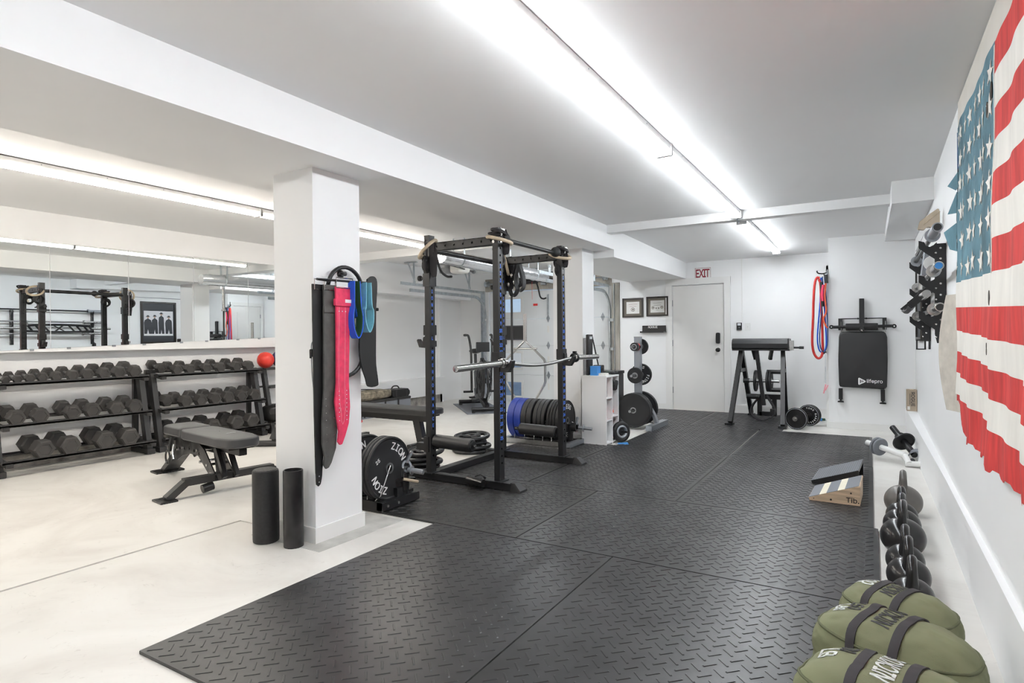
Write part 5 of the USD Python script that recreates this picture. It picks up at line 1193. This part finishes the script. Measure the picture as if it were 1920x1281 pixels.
obj('brand_word', MB().text('lifepro', .042, (.128, -.102, .625), (1, 0, -.02), (0, 0, 1), .0012), 'white_print', bp, False)
tri = Polygon([(-.028, -.032), (-.028, .032), (.030, 0)]).buffer(.012); cut = unary_union([sbox(-.018, -.020, -.010, .020), sbox(-.002, -.012, .006, .012), Point(.018, 0).buffer(.005)])
obj('brand_mark', MB().ext(affinity.translate(tri.difference(cut), .0, .625), .0015, (-.01, -.1015, 0), (1, 0, 0), (0, 0, 1)), 'white_print', bp, False)
obj('top_post', MB().box((-.008, -.05, 1.50), (.055, .05, .33), .014), 'black_rubber', t); obj('post_sleeve', MB().box((-.008, -.05, 1.34), (.048, .046, .12), .004), 'black_metal', t)
obj('cross_rod', MB().tube((-.24, -.04, 1.415), (.25, -.04, 1.415), .006, 8), 'black_metal', t)
for x in (-.05, .04): obj('rod_stop', MB().ball((x, -.04, 1.415), .011, 2), 'black_plastic', t)
for x in (-.245, .235):
    obj('side_plate', MB().box((x, -.035, 1.345), (.045, .05, .15), .004), 'black_metal', t)
    obj('side_rod', MB().tube((x + .01, -.065, 1.38), (x + .01, -.065, 1.24), .005, 8), 'steel', t)
obj('ankle_tube', MB().tube((-.34, -.06, 1.31), (.33, -.06, 1.315), .019, 14), 'black_metal', t)
for x in (-.345, .335):
    ha = MB().ext(Point(0, 0).buffer(.026).difference(Point(0, 0).buffer(.010)), .02, (x, -.05, 1.312), (1, 0, 0), (0, 0, 1)); obj('hole_end', ha, 'black_metal', t)
for a, b in ((-.185, -.02), (.005, .165)): obj('foam_roller', MB().lathe([(0, 0), (.04, 0), (.044, .006), (.044, b - a - .006), (.04, b - a), (0, b - a)], (a, -.075, 1.31), (1, 0, 0), 20), 'black_foam', t)
obj('centre_clamp', MB().box((-.008, -.085, 1.30), (.05, .06, .09), .008), 'black_metal', t); obj('pull_knob', MB().ball((-.008, -.125, 1.262), .016, 2), 'chrome', t)
for x in (-.245, .215):
    obj('bottom_leg', MB().box((x, -.04, .455), (.045, .05, .14), .004), 'black_metal', t)
    obj('leg_knob', MB().lathe([(0, 0), (.012, 0), (.012, .02), (.03, .022), (.03, .038), (0, .04)], (x, -.035, .385), (0, 0, -1), 12).tube((x - .035, -.04, .352), (x + .035, -.04, .352), .008, 8), 'black_plastic', t)
obj('rear_bracket', MB().span((-.2, -.035, .6), (.18, 0, 1.2), .004), 'black_metal', t)
t = thing('cardboard_box', 'small brown cardboard box with black printing on the end of the wall ledge', 'cardboard box', (.405, 8.52, .305))
obj('box_body', MB().box((0, 0, .125), (.10, .13, .25), .003), 'cardboard', t, False)
obj('printed_word', MB().text('ROGUE', .036, (.012, -.0655, .14), (0, 0, -1), (1, 0, 0), .0008), 'charcoal_print', t, False); obj('printed_line', MB().box((-.018, -.0655, .14), (.005, .001, .13)), 'charcoal_print', t, False)
obj('shipping_label', MB().box((-.03, -.0656, .035), (.026, .001, .04)), 'paper', t, False); obj('tape', MB().box((0, 0, .2505), (.04, .131, .001)), 'ring_wood', t, False)

# ================================================================== wall rack with barbells on the right wall
def bar_rack(y, xw, label):
    t = thing('barbell_rack', label, 'barbell rack', (xw, y, 1.15), 0, 'wall mounted barbell racks on the right wall')
    P = Polygon([(0, .0), (0, .66), (-.062, .66), (-.062, .06), (-.05, 0)])
    hk = Polygon([(-.05, -.075), (-.05, .045), (-.066, .028), (-.088, .016), (-.110, .026), (-.118, .05), (-.150, .062), (-.150, .012), (-.105, -.03)])
    for z in (.155, .395, .625): P = P.union(affinity.translate(hk, 0, z))
    obj('rack_plate', MB().ext(P, .006, (0, .003, 0), (1, 0, 0), (0, 0, 1)), 'black_metal', t, False)
    obj('wall_flange', MB().box((-.003, .03, .33), (.006, .06, .66), .001), 'black_metal', t, False)
    for z in (.07, .155, .24, .32, .395, .48, .56, .63):
        obj('bolt', MB().disc((-.03, -.004, z), (0, 1, 0), .0075, .005, 10).disc((-.055, -.004, z - .03), (0, 1, 0), .0065, .005, 10), 'chrome', t, False)
bar_rack(4.86, .424, 'black hooked barbell rack on the right wall, the one nearer the flag')
bar_rack(6.25, .436, 'black hooked barbell rack on the right wall, the one farther from the flag')
def wall_bar(z, y0, y1, rs, mat, smat, label, cap=None, x=.332):
    t = thing('barbell', label, 'barbell', (x, (y0 + y1) / 2, z), 0, 'barbells on the wall rack'); h = (y1 - y0) / 2
    obj('shaft', MB().tube((0, -h + .32, 0), (0, h - .32, 0), .0145, 14), mat, t)
    for s in (-1, 1):
        S = obj('sleeve', MB().lathe([(0, 0), (rs - .003, 0), (rs, .003), (rs, .33), (0, .33)], (0, s * h, 0), (0, -s, 0), 24), smat, t)
        obj('sleeve_collar', MB().lathe([(rs, 0), (rs * 1.5, 0), (rs * 1.5, .02), (rs, .02)], (0, s * (h - .33), 0), (0, -s, 0), 24), smat, S)
        obj('end_cap', MB().lathe([(0, 0), (rs * .72, 0), (rs * .72, .003), (0, .003)], (0, s * (h + .0005), 0), (0, s, 0), 20), cap or 'dark_frame', S)
wall_bar(1.832, 4.26, 6.5, .028, 'black_metal', 'grey_metal', 'dark barbell on the top hooks of the wall rack')
wall_bar(1.602, 4.20, 6.42, .026, 'steel', 'chrome', 'bright barbell with blue end caps on the middle hooks of the wall rack', 'blue_plastic')
wall_bar(1.362, 4.14, 6.40, .026, 'steel', 'chrome', 'bright barbell with wide flange on the lowest hooks of the wall rack')
t = thing('multi_grip_bar', 'black ladder framed multi grip bar hung below the middle of the wall rack', 'multi grip bar', (.315, 5.62, 1.47))
R1 = lambda y: (.03 - .012 * math.cos(y * 2.2), y, .045 + .028 * math.cos(y * 2.6)); R2 = lambda y: (-.075 + .01 * math.cos(y * 2.2), y, -.055 - .02 * math.cos(y * 2.6))
for Rr in (R1, R2):
    p = [Rr(y) for y in np.linspace(-.56, .56, 17)]; obj('rail', MB().strap(p, (.6, 0, .6), .03, .03), 'black_metal', t)
for y0, y1 in ((-.5, -.46), (-.38, -.32), (-.26, -.18), (.18, .26), (.32, .38), (.46, .5)): obj('grip', MB().bar(R1(y0), R2(y1), .026, .026, .003), 'black_metal', t)
obj('cross_brace', MB().bar(R1(-.1), R2(.1), .024, .02, .003).bar(R1(.1), R2(-.1), .024, .02, .003), 'black_metal', t)
for s in (-1, 1):
    obj('end_plate', MB().box((-.02, s * .57, 0), (.17, .012, .05), .006, R=rot((0, 1, 0), -42)), 'black_metal', t)
    obj('sleeve', MB().tube((-.01, s * .57, 0), (-.01, s * .95, 0), .025, 20), 'chrome', t)
t = thing('bar_pad', 'tan leather pad slung over the top of the wall rack', 'pad', (.385, 5.1, 1.955))
q = MB().ext(Polygon([(-.075, .0), (-.065, .04), (-.01, .085), (.032, .115), (.036, .10), (.036, -.01), (.01, -.005), (-.01, .012), (-.035, .012), (-.05, -.005)]).buffer(.008), .05, (-.02, .025, 0), (1, 0, 0), (0, 0, 1))
obj('pad_body', q, 'tan_leather', t, 40); obj('stitching', MB().path([(-.07, -.027, .02), (-.02, -.027, .066), (.025, -.027, .102)], .003, 6), 'ring_wood', t); obj('peg', MB().tube((-.02, 0, -.05), (-.02, 0, .02), .010, 10), 'white_plastic', t)
t = thing('landmine_hanger', 'grey notched steel attachment hooked between the wall racks', 'barbell attachment', (.33, 5.05, 1.72))
obj('arm', MB().bar((0, -.02, .06), (-.02, .03, -.12), .03, .02, .003), 'grey_metal', t); obj('socket', MB().tube((-.02, .03, -.10), (-.02, .03, -.20), .03, 16), 'steel', t); obj('white_disc', MB().disc((.03, -.02, -.02), (0, 1, 0), .05, .012, 28), 'white_plastic', t)
t = thing('wall_hook', 'small black square loop under the farther wall rack', 'hook', (.40, 6.3, 1.08)); obj('loop', MB().path([(0, 0, 0), (-.06, 0, 0), (-.06, 0, .08), (0, 0, .08)], .008, 8, True), 'black_metal', t); obj('hook_plate', MB().box((.03, 0, .05), (.012, .05, .10), .002), 'black_metal', t)

# ---- framed group photograph, seen only in the mirror
t = thing('framed_photograph', 'dark framed black and white group photograph on the right wall, seen in the mirror', 'framed picture', (.452, 7.66, 1.62), 0)
Y, Z = (0, -1, 0), (0, 0, 1)
obj('frame', MB().ext(sbox(-.40, -.48, .40, .48).difference(sbox(-.36, -.44, .36, .44)), .03, (0, 0, 0), Y, Z), 'frame_dark', t, False)
obj('dark_mount', MB().ext(sbox(-.37, -.45, .37, .45), .012, (0, 0, 0), Y, Z), 'photo_dark', t, False)
pr = obj('print', MB().ext(sbox(-.33, -.30, .33, .27), .003, (-.012, 0, 0), Y, Z), 'photo_sky', t, False)
obj('ground', MB().ext(sbox(-.33, -.30, .33, -.25), .001, (-.0155, 0, 0), Y, Z), 'photo_ground', pr, False)
fg = MB(); hd = MB(); hats = MB()
for u, top, w in ((-.23, .12, .075), (-.06, .19, .06), (.09, .13, .065), (.24, .12, .08)):
    body = unary_union([Polygon([(-w, -.25), (-w * .9, .0), (-w * .8, top - .07), (0, top - .03), (w * .8, top - .07), (w, 0), (w * .9, -.25), (w * .35, -.25), (0, -.12), (-w * .35, -.25)])]).buffer(.006)
    fg.ext(affinity.translate(body, u, 0), .001, (-.0157, 0, 0), Y, Z); hd.ext(Point(u, top).buffer(.024), .001, (-.0166, 0, 0), Y, Z)
    hats.ext(affinity.translate(sbox(-.045, 0, .045, .012).union(sbox(-.024, 0, .024, .035)), u, top + .012), .001, (-.0172, 0, 0), Y, Z)
obj('figures', fg, 'photo_dark', pr, False, kind='stuff'); obj('faces', hd, 'photo_skin', pr, False, kind='stuff'); obj('hats', hats, 'photo_dark', pr, False, kind='stuff')
struct('trim_rail', MB().tube((.452, 6.9, 2.19), (.458, 8.5, 2.19), .008, 8), 'grey_metal')

# ================================================================== flag
ZB = [2.262, 2.145, 2.022, 1.907, 1.79, 1.673, 1.554, 1.434, 1.308, 1.19, 1.083, .976, .865, .733]
Y1, YC = 3.86, 2.755
def fx(y, z):
    y = np.asarray(y, float); z = np.asarray(z, float); e = np.clip((2.3 - z) / 1.6, 0, 1)
    w = .010 * np.sin(y * 9.5 + .8 * np.sin(z * 2.1)) + .007 * np.sin(y * 23 + z * 1.7) + .012 * np.exp(-((y - 3.72 - .06 * np.sin(z * 5)) / .07) ** 2)
    w += .004 * np.sin(z * 13 + y * 4)
    return .385 - (.25 + .9 * e) * w - .012 * e
def fz(y, z): return z + .036 * (y - YC) * np.clip((2.4 - z) / .5, 0, 1) - .014 * np.sin((y - 1.0) * 2.2) * 0
def flag_patch(y0, y1, za, zb, off=0., ny=None, nz=3, ragged=0.):
    ny = ny or max(3, int((y1 - y0) / .02)); yy = np.linspace(y0, y1, ny); P = np.zeros((ny, nz, 3))
    for j, s in enumerate(np.linspace(0, 1, nz)):
        z = za + (zb - za) * s; edge = ragged * (.5 * np.sin(yy * 31) + .5 * np.sign(np.sin(yy * 47 + 1))) if (ragged and j == nz - 1) else 0
        yj = yy.copy()
        zz = fz(yj, z) + edge; P[:, j] = np.stack([fx(yj, zz) - off, yj, zz], -1)
    a = MB().grid(P); Q = P.copy(); Q[..., 0] += .0022; return a.grid(Q[::-1])
t = thing('wall_flag', 'large weathered red white and blue flag hanging on the right wall', 'flag', (0, 0, 0))
for k in range(13):
    y1 = YC if k < 7 else Y1 - (.0, .01, .02, .03, .045, .07)[k - 7]
    if k == 12:
        # bottom stripe with a drooping rounded corner
        yy = np.linspace(.9, y1, 140); P = np.zeros((140, 5, 3)); up = ZB[12]; low = ZB[13] - .012 * np.sign(np.sin(yy * 40)) * .6 + .16 * np.clip((yy - 3.30) / .5, 0, 1) ** 2
        for j, s in enumerate(np.linspace(0, 1, 5)): z = fz(yy, up) * (1 - s) + (low - .01) * s; P[:, j] = np.stack([fx(yy, z), yy, z], -1)
        Q = P.copy(); Q[..., 0] += .0022; mb = MB().grid(P).grid(Q[::-1])
    else: mb = flag_patch(.9, y1, ZB[k], ZB[k + 1])
    obj('stripe', mb, 'flag_red' if k % 2 == 0 else 'flag_white', t, True)
obj('canton', flag_patch(YC, Y1 + .01, ZB[0] + .005, ZB[7], .0, None, 24), 'flag_blue', t, True)
def star(cy, cz, r, a0):
    p = []
    for i in range(10):
        a = math.radians(90 + 36 * i + a0); q = r if i % 2 == 0 else r * .40; p.append((cy + q * math.cos(a), cz + q * math.sin(a)))
    p = np.array(p); v = np.vstack([[(cy, cz)], p]); z = fz(v[:, 0], v[:, 1])
    V = np.stack([fx(v[:, 0], z) - .0022, v[:, 0], z], -1); f = [(0, 1 + (i + 1) % 10, 1 + i) for i in range(10)]
    return MB().raw(V, f).raw(V + (.0015, 0, 0), [q[::-1] for q in f])
for i in range(6):
    for j in range(8):
        obj('star', star(YC + .075 + .138 * j + rng.uniform(-.01, .01), 1.50 + .136 * i + rng.uniform(-.01, .01), .052, rng.uniform(-14, 14)), 'flag_white', t, False)
hem = MB().strap([(fx(YC, z) - .001, YC, z) for z in np.linspace(2.25, 1.43, 20)], (0, 1, 0), .012, .002); obj('seam', hem, 'flag_white', t, False)
for cy, cz, s in ((2.80, 2.10, .035), (2.86, 2.05, .03), (2.76, 1.34, .028), (2.775, 1.345, .02), (2.765, 1.165, .012), (2.768, 1.145, .014)):
    pl = Point(0, 0).buffer(s, 4); m = MB().ext(affinity.scale(pl, .6, 1.0), .001, (float(fx(cy, cz)) - .002, cy, float(fz(cy, cz))), (0, -1, 0), (0, 0, 1)); obj('torn_hole', m, 'fray', t, False)
for y0, z0, pts in ((3.86, 2.02, [(0, .03), (.10, -.02), (.02, -.06), (0, -.05)]), (3.87, 1.86, [(0, .09), (.09, -.01), (0, -.02)]), (3.87, 1.74, [(0, .05), (.13, .02), (.07, -.08), (0, -.10)])):
    obj('loose_corner', MB().ext(Polygon(pts), .0025, (float(fx(y0, z0)) - .004, y0, z0), (-.35, .94, 0), (0, 0, 1)), 'flag_blue', t, False)
obj('sleeve_rope', MB().path([(.40, 3.96, 2.28), (.404, 3.99, 1.9), (.405, 3.985, 1.45)], .006, 6), 'navy_cord', t)
t = thing('canvas_backing', 'cream canvas strip on the wall above and behind the flag', 'canvas', (0, 0, 0))
obj('canvas_sheet', MB().ext(Polygon([(1.0, 2.468), (4.06, 2.468), (4.06, 2.05), (3.98, 2.03), (3.9, 1.6), (1.0, 1.6)]), .006, (.4165, 0, 0), (0, 1, 0), (0, 0, 1)).move((-.008, 0, 0)), 'cream_canvas', t, False)
obj('torn_edge', MB().ext(Polygon([(4.06, 2.06), (3.96, 2.09), (3.97, 2.03)]), .004, (.398, 0, 0), (0, 1, 0), (0, 0, 1)), 'fray', t, False)
t = thing('flag_hoist', 'beige linen edge of the flag hanging folded behind its lower left side', 'fabric strip', (0, 0, 0))
zz = np.linspace(1.42, .80, 24); P = np.zeros((24, 5, 3))
for i, z in enumerate(zz):
    b = .10 + .05 * math.sin((1.42 - z) / .62 * math.pi)
    for j, s in enumerate(np.linspace(0, 1, 5)): P[i, j] = (.402 - b * .55 * s ** 1.3, 3.84 + b * 1.5 * s, z)
Q = P.copy(); Q[..., 0] += .003; obj('linen_sheet', MB().grid(P[::-1]).grid(Q), 'linen', t, True)
obj('red_under_stripe', MB().ext(Polygon([(3.72, .80), (3.97, .815), (3.97, .965), (3.72, .965)]), .003, (.395, 0, 0), (0, 1, 0), (0, 0, 1)), 'flag_red', t, False)
obj('white_under_stripe', MB().ext(Polygon([(3.72, .965), (3.96, .965), (3.95, 1.08), (3.72, 1.08)]), .003, (.395, 0, 0), (0, 1, 0), (0, 0, 1)), 'flag_white', t, False)

# ================================================================== along the right wall, on the floor
def slant_board(c, rz, L, D, Hh, label, wood):
    t = thing('slant_board', label, 'slant board', c, rz); th = .014
    side = Polygon([(-L / 2, 0), (L / 2, 0), (L / 2, Hh), (L / 2 - .012, Hh), (-L / 2, .012)])
    if wood:
        for y in (-D / 2, D / 2 - .018): obj('side_panel', MB().ext(side, .018, (0, y + .018, 0), (1, 0, 0), (0, 0, 1)), 'wood', t, False)
        obj('back_panel', MB().span((L / 2 - .018, -D / 2 + .018, 0), (L / 2, D / 2 - .018, Hh)), 'wood', t, False)
    else:
        for y in (-D / 2, D / 2 - .012): obj('side_panel', MB().ext(side, .012, (0, y + .012, 0), (1, 0, 0), (0, 0, 1)), 'black_metal', t, False)
    a = math.atan2(Hh - .012, L - .012); x = np.array([math.cos(a), 0, math.sin(a)]); n = np.array([-math.sin(a), 0, math.cos(a)]); S = math.hypot(L, Hh)
    o = np.array([-L / 2, 0, .010])
    R = np.stack([x, [0, 1, 0], n], 1)
    obj('deck', MB().box(o + x * S / 2 + n * .005, (S, D + .004, .012), .002, R=R), 'wood' if wood else 'black_metal', t, False)
    if wood:
        for s0, s1, mt in ((.01, .22, 'grip_grey'), (.22, .36, 'pale_wood'), (.36, .58, 'grip_grey'), (.58, .72, 'pale_wood'), (.72, .985, 'grip_grey')):
            obj('grip_strip' if mt == 'grip_grey' else 'bare_wood_strip', MB().box(o + x * S * (s0 + s1) / 2 + n * .012, (S * (s1 - s0), D + .002, .003), .001, R=R), mt, t, False)
        obj('burned_word', MB().text('Tib.', .034, (L / 2 - .045, -D / 2 - .0005, .034), (1, 0, 0), (0, 0, 1), .0008), 'brown_print', t, False)
        for kx, kz, kr in ((L / 2 - .055, .083, .006), (-.02, .022, .007), (-.13, .018, .004)): obj('wood_knot', MB().disc((kx, -D / 2 - .0004, kz), (0, 1, 0), kr, .0008, 12, .0002), 'brown_print', t, False)
    else:
        obj('grip_sheet', MB().box(o + x * S / 2 + n * .0125, (S * .99, D, .003), .001, R=R), 'grip_grey', t, False)
        g = MB()
        for s in np.arange(.06, .99, .05): g.box(o + x * S * s + n * .0145, (.003, D * .98, .0015), R=R)
        obj('grip_lines', g, 'dark_frame', t, False, kind='stuff')
    return t
slant_board((-.225, 5.00, .0152), -2, .32, .38, .128, 'wooden slant board with two pale stripes and a burned word on its side', True)
slant_board((-.24, 5.62, .0152), -3, .33, .50, .125, 'black slant board with gridded grey top behind the wooden one', False)
def kettlebell(x, y, r, mat, label, hh=None, rz=0):
    t = thing('kettlebell', label, 'kettlebell', (x, y, 0), rz, 'kettlebells in a row along the right wall'); hh = hh or (.10 + .55 * r)
    a0 = math.asin(.62); pr = [(0, 0)] + [(r * math.cos(a), r * .95 * math.sin(a) + r * .78) for a in np.linspace(-math.asin(.80), math.pi / 2 - .02, 26)] + [(0, r * 1.73)]
    obj('body', MB().lathe(pr, (0, 0, 0), (0, 0, 1), 40), mat, t, 50)
    top = r * 1.73; w = r * .60; g = .019
    p = bez([(0, -w * .95, top - r * .42), (0, -w * 1.08, top + hh * .30), (0, -w * .85, top + hh * .78), (0, 0, top + hh), (0, w * .85, top + hh * .78), (0, w * 1.08, top + hh * .30), (0, w * .95, top - r * .42)], 48)
    rr = np.interp(np.linspace(0, 1, len(p)), [0, .15, .3, .7, .85, 1], [g * 1.5, g * 1.1, g, g, g * 1.1, g * 1.5])
    obj('handle', MB().path(p, rr, 14), mat, t, 60)
for y, r, x, mt, lab, h in ((4.80, .112, .180, 'iron_grey', 'largest grey kettlebell at the far end of the kettlebell row', .085), (4.48, .088, .160, 'gloss_black', 'glossy black kettlebell second from the far end of the row', .085), (4.24, .098, .152, 'gloss_black', 'glossy black kettlebell third from the far end of the row', .08),
        (3.95, .110, .146, 'gloss_black', 'big glossy black kettlebell in the middle of the row', .085), (3.60, .086, .142, 'gloss_black', 'glossy black kettlebell third from the sandbags', .085), (3.37, .091, .146, 'gloss_black', 'glossy black kettlebell second from the sandbags', .085), (3.12, .086, .148, 'gloss_black', 'glossy black kettlebell touching the rear sandbag', .08)):
    kettlebell(x, y, r, mt, lab, h, rng.uniform(-4, 4))
# ---- tibia bars
t = thing('tibia_bar', 'white tubular shin bar with grey plates lying near the slant boards', 'tibia bar', (.13, 6.80, .09))
A, B = np.array([-.17, .10, .05]), np.array([.13, -.20, .0]); d = norm(B - A)
obj('tube', MB().tube(A, B, .027, 18), 'white_plastic', t); obj('foot_tube', MB().tube(B, B + (.03, -.10, -.055), .025, 16).tube(B + (.0, -.08, -.06), B + (.13, -.08, -.055), .026, 16).tube(B + (.12, -.08, -.055), B + (.14, .12, .01), .026, 16), 'white_plastic', t)
for s in (.12, .155): obj('weight_plate', MB().disc(A + d * s, d, .085, .026, 32, .006), 'grip_grey', t)
for s in (.03, .055): obj('pin_hole', MB().disc(A + d * s + (.0, -.024, .012), (0, -1, .5), .005, .003, 8, .001), 'black_plastic', t)
obj('black_grip', MB().tube(B + (.06, .02, -.045), B + (.06, -.06, -.05), .022, 12), 'black_rubber', t)
t = thing('tibia_bar', 'black tubular shin bar with a round plate leaning near the right wall', 'tibia bar', (.26, 7.0, .10))
A, B = np.array([-.08, .16, .17]), np.array([.09, -.18, -.04]); d = norm(B - A)
obj('tube', MB().tube(A, B, .028, 18), 'black_metal', t); obj('collar', MB().lathe([(.028, -.03), (.045, -.03), (.047, .03), (.028, .03)], A + d * .17, d, 20), 'black_plastic', t); obj('collar_mark', MB().disc(A + d * .17 + (-.03, -.036, .0), (-.6, -.8, 0), .013, .004, 14, .001), 'chrome', t)
obj('weight_plate', MB().lathe([(.03, -.012), (.09, -.012), (.10, 0), (.10, .012), (.09, .016), (.085, .006), (.03, .006)], A + d * .22, d, 36), 'black_metal', t)
obj('foot_strap', MB().strap(bez([B + (-.05, .0, .0), B + (-.02, -.03, .045), B + (.05, -.02, .05), B + (.08, -.01, .0), B + (.07, -.0, -.05)], 20), (.2, 1, .3), .06, .008), 'grip_grey', t)

# ---- olive sandbags
def sandbag(c, rz, a, b, cz, label, lines, seed):
    t = thing('sandbag', label, 'sandbag', c, rz, 'olive canvas sandbags in the foreground'); n = 2.9
    s = trimesh.creation.icosphere(5, 1.); v = s.vertices / (np.abs(s.vertices) ** n).sum(1)[:, None] ** (1 / n)
    q = meshkit.fbm(v * 2.3 + seed, 4) - .5; wr = np.sin(v[:, 1] * 9 + 5 * q) * np.exp(-((np.abs(v[:, 0]) - .55) / .35) ** 2)
    k = 1 + .10 * q + .012 * wr
    V = v * k[:, None] * (a, b, cz) + (0, 0, cz * .98)
    V[:, 2] = np.maximum(V[:, 2], 0); obj('bag_body', (V, s.faces), 'olive', t, True)
    from scipy.spatial import cKDTree
    tr = cKDTree(V[:, :2][V[:, 2] > cz * .98]); zt = V[:, 2][V[:, 2] > cz * .98]
    def top(xy):
        dd, ii = tr.query(xy, 6); w = 1 / (dd + 1e-4) ** 2; return (zt[ii] * w).sum(-1) / w.sum(-1)
    def surf(u):                                           # direction -> point on the bag
        u = np.asarray(u, float); u = u / (np.abs(u) ** n).sum(-1, keepdims=True) ** (1 / n)
        q = meshkit.fbm(u * 2.3 + seed, 4) - .5; return u * (1 + .10 * q)[..., None] * (a, b, cz) + (0, 0, cz * .98)
    ang = np.linspace(0, 2 * math.pi, 90, endpoint=False)
    ring = surf(np.stack([np.cos(ang), np.sin(ang), np.full(90, .62)], -1)); obj('piping', MB().path(ring, .0045, 6, True), 'olive_dark', t, True)
    for x0 in (-.29, .16):
        th = np.linspace(math.radians(-12), math.radians(192), 40); S = surf(np.stack([np.full(40, x0), np.cos(th), np.sin(th)], -1)); S = S + norm_rows(S - (0, 0, cz)) * .003
        obj('webbing_strap', MB().strap(S, (1, 0, 0), .026, .005), 'webbing', t, 40)
    for txt, h, cx, cy, dr, upv, mt in lines:
        m = meshkit.text_mesh(txt, h, .001, True); p = np.array(m.vertices); p[:, 0] = p[:, 0] * .56 + .22 * p[:, 1]; p[:, :2] -= (p[:, :2].max(0) + p[:, :2].min(0)) / 2
        f = m.faces[np.abs(m.face_normals[:, 2]) > .5]; m = trimesh.Trimesh(p, f, process=False); vv, ff = trimesh.remesh.subdivide_to_size(m.vertices, m.faces, .012, 20)
        dr, upv = np.array(dr, float), np.array(upv, float); xy = np.array([cx, cy]) + vv[:, :1] * dr + vv[:, 1:2] * upv
        z = top(xy) + .0012 + (vv[:, 2] > .0005) * .0012; obj('stencilled_text', (np.column_stack([xy, z]), ff), mt, t, False)
    return t
def norm_rows(a): return a / np.maximum(np.linalg.norm(a, axis=-1, keepdims=True), 1e-9)
AW, TO = ((0, 1), (-1, 0)), ((0, -1), (1, 0))
sandbag((.080, 2.56, .0), -27, .190, .135, .145, 'rear olive sandbag beside the kettlebells with faded silver stencilling', [('NICKUS', .045, -.012, .0, *AW, 'charcoal_print'), ('100', .045, -.10, .01, *TO, 'silver_print'), ('LB', .035, -.140, .01, *TO, 'silver_print')], 3.)
sandbag((.060, 2.215, .0), -22, .235, .150, .162, 'middle olive sandbag with dark lettering between two black straps', [('NICKUS', .052, -.015, .0, *AW, 'charcoal_print'), ('150', .042, -.120, .02, *TO, 'charcoal_print'), ('LBS', .040, -.165, .01, *TO, 'silver_print')], 11.)
sandbag((.050, 1.865, .0), -14, .245, .150, .165, 'front olive sandbag with silver letters at the bottom edge of the photo', [('NICKUS', .052, -.015, .0, *AW, 'silver_print'), ('200', .042, -.118, .04, *TO, 'charcoal_print'), ('LB', .05, -.165, .01, *TO, 'silver_print')], 23.)
# ================================================================== lamp of the garage bay, behind the ceiling beam
strip_lamp(-3.83, 6.68, 9.05, 2.47, 'lamp_cool', 'strip lamp of the garage bay, hidden behind the ceiling beam', 'strip lamps under the ceiling')
